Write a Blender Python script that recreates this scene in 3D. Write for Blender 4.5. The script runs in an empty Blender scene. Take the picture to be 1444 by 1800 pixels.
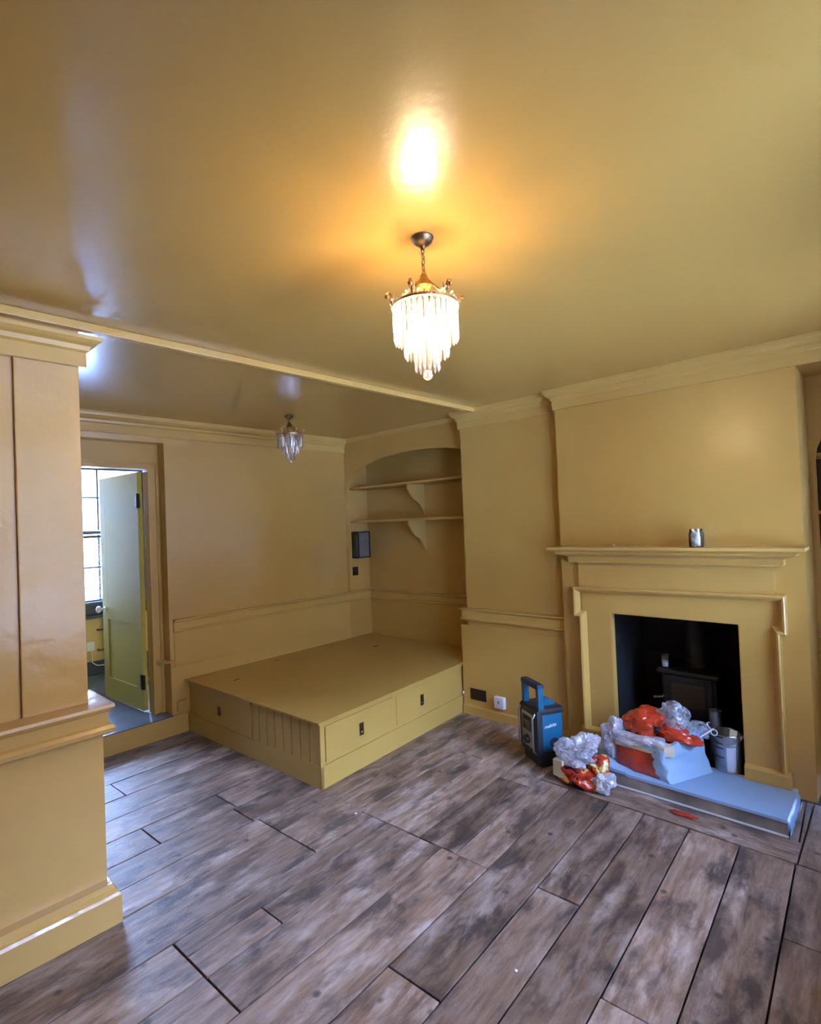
import bpy, bmesh, math, random
from mathutils import Vector, Matrix, noise
C = bpy.context.scene.collection
S = bpy.context.scene
random.seed(7)
PI = math.pi

# ------------------------------------------------------------------ camera
cam_d = bpy.data.cameras.new('camera'); cam = bpy.data.objects.new('camera', cam_d); C.objects.link(cam)
cam_d.sensor_fit = 'VERTICAL'; cam_d.sensor_height = 24.0; cam_d.lens = 939.24/1800*24
cam_d.clip_start = 0.02
CAMM = [[0.6771, 0.0140, -0.7357], [-0.7348, -0.0417, -0.6770], [-0.0402, 0.9990, -0.0183]]
_x = Vector((CAMM[0][0], CAMM[1][0], CAMM[2][0])).normalized()
_y = Vector((CAMM[0][1], CAMM[1][1], CAMM[2][1])); _y = (_y-_x*_y.dot(_x)).normalized(); _z = _x.cross(_y)
cam.matrix_world = Matrix(((_x.x,_y.x,_z.x,0),(_x.y,_y.y,_z.y,0),(_x.z,_y.z,_z.z,1.54),(0,0,0,1)))
S.camera = cam

# ------------------------------------------------------------------ world, daylight, exposure
S.view_settings.view_transform = 'Standard'; S.view_settings.look = 'None'
S.cycles.sample_clamp_indirect = 35.0
S.view_settings.exposure = -0.08; S.view_settings.gamma = 1.0; S.view_settings.use_curve_mapping = False
w = bpy.data.worlds.new('sky'); S.world = w; w.use_nodes = True
bg = w.node_tree.nodes['Background']; bg.inputs[0].default_value = (0.36, 0.54, 1.0, 1); bg.inputs[1].default_value = 108.0

sun_l = bpy.data.lights.new('sun', 'SUN'); sun_l.energy = 520.0; sun_l.color = (.16, .40, 1.0); sun_l.angle = math.radians(.6)
sun = bpy.data.objects.new('sun', sun_l); C.objects.link(sun)     # on the yard side of the house; never reaches the front rooms
sun.rotation_euler = Vector((.12, -.60, -1)).to_track_quat('-Z', 'Y').to_euler()
def portal(loc, rot, sx, sy):
    l = bpy.data.lights.new('window_portal', 'AREA'); l.shape = 'RECTANGLE'; l.size = sx; l.size_y = sy
    l.cycles.is_portal = True
    o = bpy.data.objects.new('window_portal', l); C.objects.link(o); o.location = loc; o.rotation_euler = rot
FWY = -0.42                                       # front wall (behind the camera) with two sash windows
FWIN = [(0.75, 1.80), (2.05, 3.00)]
FWZ = (0.60, 2.32)
for a, b in FWIN: portal(((a+b)/2, FWY-0.16, (FWZ[0]+FWZ[1])/2), (-PI/2, 0, PI), b-a, FWZ[1]-FWZ[0])
NWY = 6.0; NWX = (1.02, 2.30); NWZ = (0.72, 2.24)   # window of the room beyond the door
portal(((NWX[0]+NWX[1])/2, NWY+0.2, (NWZ[0]+NWZ[1])/2), (-PI/2, 0, 0), NWX[1]-NWX[0], NWZ[1]-NWZ[0])
BULB_WARM = (1.0, 0.70, 0.33, 1); BULB_STR = 560.0

# ------------------------------------------------------------------ helpers
def new_bm(): return bmesh.new()
def box(bm, x0, y0, z0, x1, y1, z1, bev=0.0):
    if x1 < x0: x0, x1 = x1, x0
    if y1 < y0: y0, y1 = y1, y0
    if z1 < z0: z0, z1 = z1, z0
    M = Matrix.Translation(((x0+x1)/2, (y0+y1)/2, (z0+z1)/2)) @ Matrix.Diagonal((x1-x0, y1-y0, z1-z0, 1))
    r = bmesh.ops.create_cube(bm, size=1, matrix=M)
    if bev:
        es = {e for v in r['verts'] for e in v.link_edges}
        bmesh.ops.bevel(bm, geom=list(es), offset=bev, segments=2, affect='EDGES', profile=.6)
def prism(bm, pts, f):
    """pts: list of 2D outline; f(u,v,side)->xyz for side 0 / 1"""
    a = [bm.verts.new(f(u, v, 0)) for u, v in pts]; b = [bm.verts.new(f(u, v, 1)) for u, v in pts]
    bm.faces.new(a); bm.faces.new(b[::-1]); n = len(pts)
    for i in range(n): bm.faces.new((a[i], b[i], b[(i+1) % n], a[(i+1) % n]))
def lathe(bm, prof, cx=0, cy=0, seg=24, M=None):
    rings = []
    for r, z in prof:
        ring = []
        if r < 1e-6:
            ring = [bm.verts.new((cx, cy, z))]
        else:
            ring = [bm.verts.new((cx+r*math.cos(2*PI*i/seg), cy+r*math.sin(2*PI*i/seg), z)) for i in range(seg)]
        rings.append(ring)
    vs = [v for r in rings for v in r]
    for a, b in zip(rings, rings[1:]):
        for i in range(seg):
            j = (i+1) % seg
            if len(a) == 1 and len(b) == 1: continue
            if len(a) == 1: bm.faces.new((a[0], b[j], b[i]))
            elif len(b) == 1: bm.faces.new((a[i], a[j], b[0]))
            else: bm.faces.new((a[i], a[j], b[j], b[i]))
    if M is not None: bmesh.ops.transform(bm, matrix=M, verts=vs)
def tube(bm, pts, r, seg=8, closed=False):
    pts = [Vector(p) for p in pts]; n = len(pts); rings = []; up = None
    for i, p in enumerate(pts):
        if closed: d = pts[(i+1) % n]-pts[i-1]
        else: d = pts[min(i+1, n-1)]-pts[max(i-1, 0)]
        d.normalize()
        if up is None: up = d.orthogonal().normalized()
        else:
            up = up-d*up.dot(d); up.normalize()
        s = d.cross(up); rr = r[i] if isinstance(r, (list, tuple)) else r
        rings.append([bm.verts.new(p+(up*math.cos(2*PI*k/seg)+s*math.sin(2*PI*k/seg))*rr) for k in range(seg)])
    m = n if closed else n-1
    for i in range(m):
        a = rings[i]; b = rings[(i+1) % n]
        for k in range(seg): bm.faces.new((a[k], a[(k+1) % seg], b[(k+1) % seg], b[k]))
    if not closed: bm.faces.new(rings[0][::-1]); bm.faces.new(rings[-1])
def sphere(bm, c, r, sub=2, sc=(1, 1, 1)):
    M = Matrix.Translation(c) @ Matrix.Diagonal((sc[0], sc[1], sc[2], 1))
    bmesh.ops.create_icosphere(bm, subdivisions=sub, radius=r, matrix=M)
def obj(name, bm, mat, parent=None, smooth=False, recalc=True):
    me = bpy.data.meshes.new(name)
    if recalc: bmesh.ops.recalc_face_normals(bm, faces=bm.faces)
    bm.to_mesh(me); bm.free()
    if smooth:
        for p in me.polygons: p.use_smooth = True
        if smooth != 'all':
            try: me.set_sharp_from_angle(angle=math.radians(38))
            except Exception: pass
    for m in (mat if isinstance(mat, list) else [mat]): me.materials.append(m)
    o = bpy.data.objects.new(name, me); C.objects.link(o)
    if parent: o.parent = parent
    return o
def struct(name, bm, mat, parent=None, smooth=False):
    o = obj(name, bm, mat, parent, smooth)
    if not parent: o['kind'] = 'structure'
    return o
def tag(o, label, cat, group=None):
    o['label'] = label; o['category'] = cat
    if group: o['group'] = group
    return o
def thing(name, label, cat, loc=(0, 0, 0), rz=0, group=None):
    o = bpy.data.objects.new(name, None); C.objects.link(o); o.location = loc; o.rotation_euler = (0, 0, rz)
    o.empty_display_size = .05
    return tag(o, label, cat, group)
def shift(o, loc):
    """parts were modelled in world coordinates: keep them there below an Empty standing at loc"""
    for c in o.children: c.location = Vector(c.location)-Vector(loc)
def offs(path, side, d, closed=False):
    """mitred offset of a 2D polyline; side=+1 offsets to the left"""
    out = []; n = len(path)
    for i, p in enumerate(path):
        p = Vector(p)
        a = Vector(path[i-1]) if (i > 0 or closed) else None
        b = Vector(path[(i+1) % n]) if (i < n-1 or closed) else None
        ds = []
        if a is not None: ds.append((p-a).normalized())
        if b is not None: ds.append((b-p).normalized())
        ns = [Vector((-q.y, q.x))*side for q in ds]
        if len(ns) == 1: out.append(p+ns[0]*d)
        else:
            m = ns[0]+ns[1]; out.append(p+m*(2*d/m.length_squared))
    return out
def moulding(name, prof, path, side, mat, parents=None, to3=lambda x, y, z: (x, y, z), kind=True, base=1):
    """one mitred object per straight run. prof: list (d, z)"""
    cols = [offs(path, side, d) for d, z in prof]; res = []
    for s in range(len(path)-1):
        bm = new_bm()
        A = [bm.verts.new(to3(cols[k][s].x, cols[k][s].y, prof[k][1])) for k in range(len(prof))]
        B = [bm.verts.new(to3(cols[k][s+1].x, cols[k][s+1].y, prof[k][1])) for k in range(len(prof))]
        n = len(prof)
        for k in range(n): bm.faces.new((A[k], A[(k+1) % n], B[(k+1) % n], B[k]))
        bm.faces.new(A[::-1]); bm.faces.new(B)
        nm = name if isinstance(name, str) else name[s]
        o = obj(nm, bm, mat, parents)
        if not parents and kind: o['kind'] = 'structure'
        res.append(o)
    return res

# ------------------------------------------------------------------ materials
def mat(name):
    m = bpy.data.materials.new(name); m.use_nodes = True; nt = m.node_tree; nt.nodes.clear()
    out = nt.nodes.new('ShaderNodeOutputMaterial'); return m, nt, out
def N(nt, t, **k):
    n = nt.nodes.new(t)
    for a, b in k.items():
        if a in n.inputs: n.inputs[a].default_value = b
        else: setattr(n, a, b)
    return n
def principled(name, col, rough=.5, metal=0, bump=0, bscale=60, var=0, vscale=4, spec=.5, rvar=0, **kw):
    m, nt, out = mat(name); p = N(nt, 'ShaderNodeBsdfPrincipled'); L = nt.links
    p.inputs['Base Color'].default_value = (*col, 1); p.inputs['Roughness'].default_value = rough
    p.inputs['Metallic'].default_value = metal; p.inputs['Specular IOR Level'].default_value = spec
    for k, v in kw.items(): p.inputs[k.replace('_', ' ')].default_value = v
    tc = N(nt, 'ShaderNodeTexCoord')
    if var:
        nz = N(nt, 'ShaderNodeTexNoise', Scale=vscale, Detail=4.0); L.new(tc.outputs['Object'], nz.inputs['Vector'])
        mr = N(nt, 'ShaderNodeMapRange'); mr.inputs[1].default_value = .3; mr.inputs[2].default_value = .7
        mr.inputs[3].default_value = 1-var; mr.inputs[4].default_value = 1+var; L.new(nz.outputs[0], mr.inputs[0])
        vm = N(nt, 'ShaderNodeVectorMath', operation='SCALE'); vm.inputs[0].default_value = col
        L.new(mr.outputs[0], vm.inputs['Scale']); L.new(vm.outputs[0], p.inputs['Base Color'])
    if rvar:
        nz = N(nt, 'ShaderNodeTexNoise', Scale=3.0, Detail=3.0); L.new(tc.outputs['Object'], nz.inputs['Vector'])
        mr = N(nt, 'ShaderNodeMapRange'); mr.inputs[3].default_value = rough-rvar; mr.inputs[4].default_value = rough+rvar
        L.new(nz.outputs[0], mr.inputs[0]); L.new(mr.outputs[0], p.inputs['Roughness'])
    if bump:
        nz = N(nt, 'ShaderNodeTexNoise', Scale=bscale, Detail=3.0); L.new(tc.outputs['Object'], nz.inputs['Vector'])
        b = N(nt, 'ShaderNodeBump', Strength=bump, Distance=.01); L.new(nz.outputs[0], b.inputs['Height'])
        L.new(b.outputs[0], p.inputs['Normal'])
    L.new(p.outputs[0], out.inputs[0]); return m
OCH = (.57, .335, .082)
M_WALL = principled('ochre_eggshell_paint', OCH, .27, spec=1.0, bump=.05, bscale=45, var=.03)
M_TRIM = principled('ochre_satin_paint', (.59, .36, .095), .32, bump=.04, bscale=60, var=.03)
M_GLOSS = principled('ochre_gloss_paint', (.57, .335, .10), .22, bump=.6, bscale=8, var=.03)
M_CEIL = principled('ochre_gloss_ceiling_paint', spec=1.0, col=(.51, .305, .078), rough=.27, bump=.08, bscale=40, Coat_Weight=.35, Coat_Roughness=.13)
M_BED = principled('ochre_paint_on_board', (.55, .345, .085), .42, bump=.05, bscale=70, var=.04)
M_DOOR = principled('yellow_green_door_paint', (.42, .345, .07), .6, spec=.2, bump=.04)
M_FAR = principled('far_room_paint', (.62, .44, .17), .5)
M_BLACK = principled('soot_black', (.006, .006, .008), .8)
M_IRON = principled('cast_iron', (.012, .012, .013), .5, bump=.1, bscale=120)
M_BRASS = principled('aged_brass', (.42, .24, .09), .35, 1.0, bump=.1, bscale=80, var=.25, vscale=30)
M_ANT = principled('antique_bronze', (.20, .13, .07), .4, 1.0, var=.2, vscale=30)
M_PLATE = principled('bronze_plate', (.035, .022, .016), .4, .5)
M_WHITEP = principled('white_plastic', (.75, .76, .80), .35)
M_WHITE = principled('white_paint', (.72, .76, .82), .4)
M_STEEL = principled('steel', (.45, .46, .48), .3, 1.0)
M_DARK = principled('dark_rubber', (.018, .019, .024), .55, bump=.05)
M_BLUE = principled('teal_blue_plastic', (.006, .105, .21), .42)
M_GREYP = principled('silver_grey_plastic', (.30, .29, .28), .4)
M_LCD = principled('lcd_glass', (.07, .075, .06), .15)
M_SHEET = principled('daylight_blue_sheet', (.55, .76, 1.0), .30, bump=.08, bscale=14)  # white sheet with the blue of the daylight put into its colour
M_HFRONT = principled('hearth_trim_board', (.27, .235, .21), .5, var=.35, vscale=7, bump=.15, bscale=40)
M_DFLOOR = principled('dark_painted_floor', (.09, .11, .14), .22, bump=.05, bscale=20, var=.2)
M_SUB = principled('subfloor_dark', (.02, .016, .013), .9)
M_RED = principled('red_orange_film', (.50, .045, .015), .22, bump=.8, bscale=22, var=.45, vscale=9, spec=.8)
M_REDG = None
M_GOLD = principled('gold_foil_print', (.75, .50, .12), .3, .3, bump=.5, bscale=30, var=.4, vscale=25)
M_CARD = principled('cream_card', (.62, .54, .40), .6, var=.1)
M_COTTON = principled('cotton_wool', (.85, .86, .9), .9, bump=.4, bscale=60)
M_PAPER = principled('white_paper_scrap', (.82, .74, .70), .7)
M_BRICK = principled('outdoor_brick', (.72, .70, .68), .9, bump=.2, var=.25, vscale=12)
M_TIN = principled('galvanised_tin', (.34, .37, .43), .38, .6, var=.25, vscale=14)
M_LABEL = principled('white_label', (.62, .66, .80), .5, var=.12, vscale=12)
M_BLIND = principled('backlit_blind_slat', (.12, .15, .18), .6)  # white slats, darkened in colour to look backlit
M_SASH = principled('backlit_sash_shade', (.07, .10, .15), .5)  # sash bars against the bright window: backlit shade put into the colour
M_GREYF = principled('dark_blue_skirting', (.03, .045, .08), .4)
M_DARKHOLE = principled('print_black', (.01, .01, .012), .5)

def red_gold():
    m, nt, out = mat('red_gold_print_and_glints'); L = nt.links
    p = N(nt, 'ShaderNodeBsdfPrincipled', Roughness=.22); tc = N(nt, 'ShaderNodeTexCoord')
    nz = N(nt, 'ShaderNodeTexNoise', Scale=13.0, Detail=3.0, Distortion=.6); L.new(tc.outputs['Object'], nz.inputs['Vector'])
    rp = N(nt, 'ShaderNodeValToRGB'); e = rp.color_ramp.elements; rp.color_ramp.interpolation = 'CONSTANT'
    e[0].position, e[0].color = 0, (.03, .012, .02, 1); e[1].position, e[1].color = .36, (.42, .03, .015, 1)
    for q_, c_ in ((.50, (.55, .06, .015, 1)), (.57, (.72, .50, .14, 1)), (.66, (.8, .72, .5, 1))): z_ = e.new(q_); z_.color = c_  # last, palest stop is a highlight painted in among the print colours
    L.new(nz.outputs[0], rp.inputs[0]); L.new(rp.outputs[0], p.inputs['Base Color'])
    n2 = N(nt, 'ShaderNodeTexNoise', Scale=30.0, Detail=4.0); L.new(tc.outputs['Object'], n2.inputs['Vector'])
    b = N(nt, 'ShaderNodeBump', Strength=.8, Distance=.012); L.new(n2.outputs[0], b.inputs['Height']); L.new(b.outputs[0], p.inputs['Normal'])
    L.new(p.outputs[0], out.inputs[0]); return m
M_REDG = red_gold()
def film_mat(name, col, clear, rough=.25):
    m, nt, out = mat(name); L = nt.links
    tr = N(nt, 'ShaderNodeBsdfTransparent'); tl = N(nt, 'ShaderNodeBsdfTranslucent', Color=(*col, 1))
    df = N(nt, 'ShaderNodeBsdfDiffuse', Color=(*col, 1)); gl = N(nt, 'ShaderNodeBsdfGlossy', Color=(1, 1, 1, 1), Roughness=rough)
    tc = N(nt, 'ShaderNodeTexCoord'); nz = N(nt, 'ShaderNodeTexNoise', Scale=24.0, Detail=4.0, Distortion=1.2)
    L.new(tc.outputs['Object'], nz.inputs['Vector'])
    b = N(nt, 'ShaderNodeBump', Strength=.7, Distance=.012); L.new(nz.outputs[0], b.inputs['Height'])
    for s in (tl, df, gl): L.new(b.outputs[0], s.inputs['Normal'])
    a = N(nt, 'ShaderNodeMixShader'); a.inputs[0].default_value = .4; L.new(df.outputs[0], a.inputs[1]); L.new(tl.outputs[0], a.inputs[2])
    c = N(nt, 'ShaderNodeMixShader'); c.inputs[0].default_value = .22; L.new(a.outputs[0], c.inputs[1]); L.new(gl.outputs[0], c.inputs[2])
    d = N(nt, 'ShaderNodeMixShader'); L.new(c.outputs[0], d.inputs[1]); L.new(tr.outputs[0], d.inputs[2])
    mr = N(nt, 'ShaderNodeMapRange'); mr.inputs[1].default_value = .35; mr.inputs[2].default_value = .65
    mr.inputs[3].default_value = max(0, clear-.25); mr.inputs[4].default_value = clear+.25
    L.new(nz.outputs[0], mr.inputs[0]); L.new(mr.outputs[0], d.inputs[0])
    L.new(d.outputs[0], out.inputs[0]); return m
M_FILM = film_mat('milky_plastic_film', (.78, .80, .92), .22)
M_FILMC = film_mat('clear_plastic_film', (.70, .80, .95), .55)
def glass_mat(name, col=(1, 1, 1), fac=.85, rough=.02):
    m, nt, out = mat(name); L = nt.links
    tr = N(nt, 'ShaderNodeBsdfTransparent', Color=(*col, 1)); gl = N(nt, 'ShaderNodeBsdfGlossy', Roughness=rough)
    fr = N(nt, 'ShaderNodeFresnel', IOR=1.45); mx = N(nt, 'ShaderNodeMixShader')
    ad = N(nt, 'ShaderNodeMath', operation='ADD'); ad.inputs[1].default_value = 1-fac; ad.use_clamp = True
    L.new(fr.outputs[0], ad.inputs[0]); L.new(ad.outputs[0], mx.inputs[0])
    L.new(tr.outputs[0], mx.inputs[1]); L.new(gl.outputs[0], mx.inputs[2]); L.new(mx.outputs[0], out.inputs[0]); return m
M_GLASS = glass_mat('window_glass', fac=.98)
M_JAR = glass_mat('jar_glass', (.93, .95, .97), .9)
M_SMOKE = glass_mat('lantern_glass', (.75, .78, .84), .85, .3)
M_STOVEG = principled('stove_glass', (.05, .035, .02), .18)
def crystal():
    m, nt, out = mat('cut_crystal'); L = nt.links
    tr = N(nt, 'ShaderNodeBsdfTransparent', Color=(.95, .95, 1, 1)); tl = N(nt, 'ShaderNodeBsdfTranslucent', Color=(.85, .85, .9, 1))
    gl = N(nt, 'ShaderNodeBsdfGlossy', Color=(1, 1, 1, 1), Roughness=.08)
    a = N(nt, 'ShaderNodeMixShader'); a.inputs[0].default_value = .6; L.new(tl.outputs[0], a.inputs[1]); L.new(gl.outputs[0], a.inputs[2])
    b = N(nt, 'ShaderNodeMixShader'); b.inputs[0].default_value = .62; L.new(a.outputs[0], b.inputs[1]); L.new(tr.outputs[0], b.inputs[2])
    L.new(b.outputs[0], out.inputs[0]); return m
M_CRYSTAL = crystal()
def emit(name, col, s):
    m, nt, out = mat(name); e = N(nt, 'ShaderNodeEmission', Color=col, Strength=s); nt.links.new(e.outputs[0], out.inputs[0]); return m
M_BULB_ON = emit('lit_bulb', BULB_WARM, BULB_STR)
M_BULB_OFF = principled('unlit_bulb_glass', (.7, .68, .62), .15)

def wood():
    m, nt, out = mat('worn_limewashed_boards'); L = nt.links
    p = N(nt, 'ShaderNodeBsdfPrincipled'); tc = N(nt, 'ShaderNodeTexCoord'); oi = N(nt, 'ShaderNodeObjectInfo')
    off = N(nt, 'ShaderNodeVectorMath', operation='SCALE'); off.inputs[0].default_value = (13.7, 7.1, 3.3)
    L.new(oi.outputs['Random'], off.inputs['Scale'])
    add = N(nt, 'ShaderNodeVectorMath', operation='ADD'); L.new(tc.outputs['Object'], add.inputs[0]); L.new(off.outputs[0], add.inputs[1])
    def nz(sx, sy, sc, det, dis=0, src=add):
        mp = N(nt, 'ShaderNodeMapping'); mp.inputs['Scale'].default_value = (sx, sy, 1); L.new(src.outputs[0], mp.inputs[0])
        n = N(nt, 'ShaderNodeTexNoise', Scale=sc, Detail=det, Distortion=dis); n.inputs['Roughness'].default_value = .62; L.new(mp.outputs[0], n.inputs['Vector']); return n
    def ramp(src, els):
        r = N(nt, 'ShaderNodeValToRGB'); e = r.color_ramp.elements
        e[0].position, e[0].color = els[0][0], els[0][1]; e[1].position, e[1].color = els[-1][0], els[-1][1]
        for q in els[1:-1]: z = e.new(q[0]); z.color = q[1]
        L.new(src, r.inputs[0]); return r
    def mix(f, a, b, bt='MIX'):
        x = N(nt, 'ShaderNodeMix', data_type='RGBA', blend_type=bt)
        if isinstance(f, float): x.inputs[0].default_value = f
        else: L.new(f, x.inputs[0])
        for s, i in ((a, 6), (b, 7)):
            if isinstance(s, tuple): x.inputs[i].default_value = s
            else: L.new(s, x.inputs[i])
        return x.outputs[2]
    grain = nz(1.2, 11, 4, 8, .3); base = ramp(grain.outputs[0], [(.25, (.11, .058, .036, 1)), (.5, (.25, .152, .102, 1)), (.75, (.37, .25, .18, 1))])
    # worn limewash, long streaks and broad patches across several boards (object coordinates are shared)
    src2 = tc
    mp = N(nt, 'ShaderNodeMapping'); mp.inputs['Scale'].default_value = (1, 2.2, 1); L.new(tc.outputs['Object'], mp.inputs[0])
    patch = N(nt, 'ShaderNodeTexNoise', Scale=1.7, Detail=9.0, Distortion=.2); patch.inputs['Roughness'].default_value = .68; L.new(mp.outputs[0], patch.inputs['Vector'])
    st = nz(1.6, 5, 3.2, 10, .3)
    ws = ramp(st.outputs[0], [(.44, (0, 0, 0, 1)), (.66, (1, 1, 1, 1))]); wp = ramp(patch.outputs[0], [(.36, (0, 0, 0, 1)), (.64, (1, 1, 1, 1))])
    wf = mix(1.0, ws.outputs[0], wp.outputs[0], 'MULTIPLY')
    c1 = mix(wf, base.outputs[0], (.58, .45, .39, 1))
    # dark grey stains
    dk = nz(2.4, 5.0, 1.7, 10, .25); df = ramp(dk.outputs[0], [(.47, (0, 0, 0, 1)), (.62, (.85, .85, .85, 1))])
    c2 = mix(df.outputs[0], c1, (.062, .040, .034, 1))
    # small knots and nail spots
    vo = N(nt, 'ShaderNodeTexVoronoi', Scale=7.0); L.new(add.outputs[0], vo.inputs['Vector'])
    nf = ramp(vo.outputs['Distance'], [(.05, (.85, .85, .85, 1)), (.13, (0, 0, 0, 1))])
    c3 = mix(nf.outputs[0], c2, (.05, .035, .03, 1))
    # per board tone
    mr = N(nt, 'ShaderNodeMapRange'); mr.inputs[3].default_value = .66; mr.inputs[4].default_value = 1.18; L.new(oi.outputs['Random'], mr.inputs[0])
    sc = N(nt, 'ShaderNodeVectorMath', operation='SCALE'); L.new(c3, sc.inputs[0]); L.new(mr.outputs[0], sc.inputs['Scale'])
    L.new(sc.outputs[0], p.inputs['Base Color'])
    rr = N(nt, 'ShaderNodeMapRange'); rr.inputs[3].default_value = .34; rr.inputs[4].default_value = .62; L.new(st.outputs[0], rr.inputs[0]); L.new(rr.outputs[0], p.inputs['Roughness'])
    b1 = N(nt, 'ShaderNodeBump', Strength=.35, Distance=.01); L.new(grain.outputs[0], b1.inputs['Height'])
    b2 = N(nt, 'ShaderNodeBump', Strength=.30, Distance=.02); L.new(st.outputs[0], b2.inputs['Height']); L.new(b1.outputs[0], b2.inputs['Normal'])
    L.new(b2.outputs[0], p.inputs['Normal']); L.new(p.outputs[0], out.inputs[0]); return m
M_WOOD = wood()

# ------------------------------------------------------------------ levels and planes of the rooms
ZC = 2.395          # ceiling
XB = 3.36           # chimney breast face
XP = 3.42           # wall between breast and back recess
XA = 3.53           # plane of the arched recess front
XR = 3.83           # back of the recess
YB = 4.136          # back wall
XL = -1.6           # left wall
YP = 2.42           # stub wall (old partition line)

# ------------------------------------------------------------------ floor: sub-floor + boards
bm = new_bm(); box(bm, XL, FWY, -.10, 3.95, YB+.3, -.03); floor = struct('floor', bm, M_SUB)
ANG = math.radians(2.45); ca, sa = math.cos(ANG), math.sin(ANG)
def clip(poly, a, b, c):            # keep a*x+b*y<=c
    out = []
    for i in range(len(poly)):
        p, q = poly[i], poly[(i+1) % len(poly)]; dp = a*p[0]+b*p[1]-c; dq = a*q[0]+b*q[1]-c
        if dp <= 0: out.append(p)
        if (dp < 0 < dq) or (dq < 0 < dp):
            t = dp/(dp-dq); out.append((p[0]+(q[0]-p[0])*t, p[1]+(q[1]-p[1])*t))
    return out
def uv2xy(u, v): return (u*ca-v*sa, u*sa+v*ca)
def plank_mesh(poly, z1=0.0, z0=-.028, name='plank', parent=floor, mt=None):
    if len(poly) < 3: return
    ar = abs(sum(poly[i][0]*poly[(i+1) % len(poly)][1]-poly[(i+1) % len(poly)][0]*poly[i][1] for i in range(len(poly))))/2
    if ar < .002: return
    cx = sum(p[0] for p in poly)/len(poly); cy = sum(p[1] for p in poly)/len(poly)
    bm = new_bm(); prism(bm, poly, lambda u, v, s: (u, v, z1 if s else z0))
    bmesh.ops.recalc_face_normals(bm, faces=bm.faces)
    top = [e for e in bm.edges if all(abs(v.co.z-z1) < 1e-5 for v in e.verts)]
    bmesh.ops.bevel(bm, geom=top, offset=.0012, segments=1, affect='EDGES')
    # local axes follow the board so the grain runs along it
    R = Matrix.Rotation(-ANG, 4, 'Z'); bmesh.ops.transform(bm, matrix=R, verts=bm.verts)
    o = obj(name, bm, mt or M_WOOD, parent); o.rotation_euler = (0, 0, ANG)
    o.location = (0, 0, random.uniform(-.0015, .0015)); return o
# (v0, v1, joints along u) measured from the board pattern
G = .007
rows = [(-1.30, -1.08), (-1.08, -.86), (-.86, -.64), (-.64, -.41), (-.41, -.16), (-.16, .07), (.07, .283), (.283, .490), (.490, .703), (.703, .915), (.915, 1.097), (1.097, 1.325)]
joints = {0: [.3, 2.0], 1: [1.2, 2.3], 2: [-.2, 1.65], 3: [.9, 2.3], 4: [.3, 1.65], 5: [-.5, 1.2], 6: [.3, 2.3], 7: [.9], 8: [1.674], 9: [.3, 1.30], 10: [.935, 2.02], 11: [-.3, 1.35]}
cells = []
for i, (v0, v1) in enumerate(rows):
    us = [-1.9]+joints[i]+[3.6]
    for a, b in zip(us, us[1:]): cells.append((a, b, v0, v1))
cells += [(-1.9, .3, 1.325, 1.58), (.3, 2.0, 1.325, 1.58), (-1.9, -.3, 1.58, 1.805), (-.3, .932, 1.58, 1.805), (.932, 1.998, 1.58, 1.79),
          (.932, 1.247, 1.79, 1.93), (1.247, 1.998, 1.79, 1.93), (-1.9, .932, 1.805, 2.035), (.932, 1.998, 1.93, 2.035),
          (-1.9, .2, 2.035, 2.325), (.2, 1.62, 2.035, 2.325), (-1.9, .6, 2.325, 2.51), (.6, 1.62, 2.325, 2.51), (-1.9, 1.597, 2.51, 2.715), (-1.9, 1.2, 2.715, 2.935),
          (1.2, 1.62, 2.715, 2.935), (-1.9, .9, 2.935, 3.15), (.9, 2.1, 2.935, 3.15), (-1.9, 2.1, 3.15, 3.37), (-1.9, 1.3, 3.37, 3.60), (1.3, 2.1, 3.37, 3.60),
          (-1.9, 2.1, 3.60, 3.83), (-1.9, .8, 3.83, 4.06), (.8, 2.1, 3.83, 4.06), (-1.9, 2.1, 4.06, 4.25),
          (1.998, 3.6, 1.325, 1.505), (1.998, 2.75, 1.505, 1.72), (2.75, 3.6, 1.505, 1.72), (1.998, 3.6, 1.72, 1.925), (1.998, 2.9, 1.925, 2.12), (2.9, 3.6, 1.925, 2.12),
          (1.62, 3.6, 2.12, 2.325), (1.62, 3.6, 2.325, 2.53), (1.597, 3.6, 2.51, 2.73), (1.62, 3.6, 2.715, 2.935), (1.62, 1.998, 2.035, 2.12)]
HX0, HX1, HY0, HY1 = 2.802, 2.986, .40, 1.60       # border board in front of the hearth
for (u0, u1, v0, v1) in cells:
    if u1-u0 < .05: continue
    if (u0, v0) == (1.597, 2.51): v1 = 2.715
    if (u0, v0) == (1.62, 2.325): v1 = 2.51
    poly = [uv2xy(u0+G/2, v0+G/2), uv2xy(u1-G/2, v0+G/2), uv2xy(u1-G/2, v1-G/2), uv2xy(u0+G/2, v1-G/2)]
    for a, b, c in ((-1, 0, -XL), (1, 0, XP-.002), (0, 1, YB-.03), (0, -1, -FWY)): poly = clip(poly, a, b, c) if poly else poly
    if not poly: continue
    cyv = sum(p[1] for p in poly)/len(poly)
    if u1 > 2.8 and cyv < HY1+.02:
        plank_mesh(clip(poly, 1, 0, HX0-G))
        rest = clip(poly, -1, 0, -(HX0))
        if rest: rest = clip(rest, 0, 1, HY0-G)
        if rest: plank_mesh(rest)
        rest3 = clip(poly, -1, 0, -(HX1+.001))
        if rest3: rest3 = clip(rest3, 0, 1, .447)
        if rest3: rest3 = clip(rest3, 0, -1, -HY0)
        if rest3: plank_mesh(rest3)
        rest2 = clip(poly, -1, 0, -(HX0))
        if rest2: rest2 = clip(rest2, 0, -1, -(HY1+G))
        if rest2: plank_mesh(rest2)
    else: plank_mesh(poly)
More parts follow.
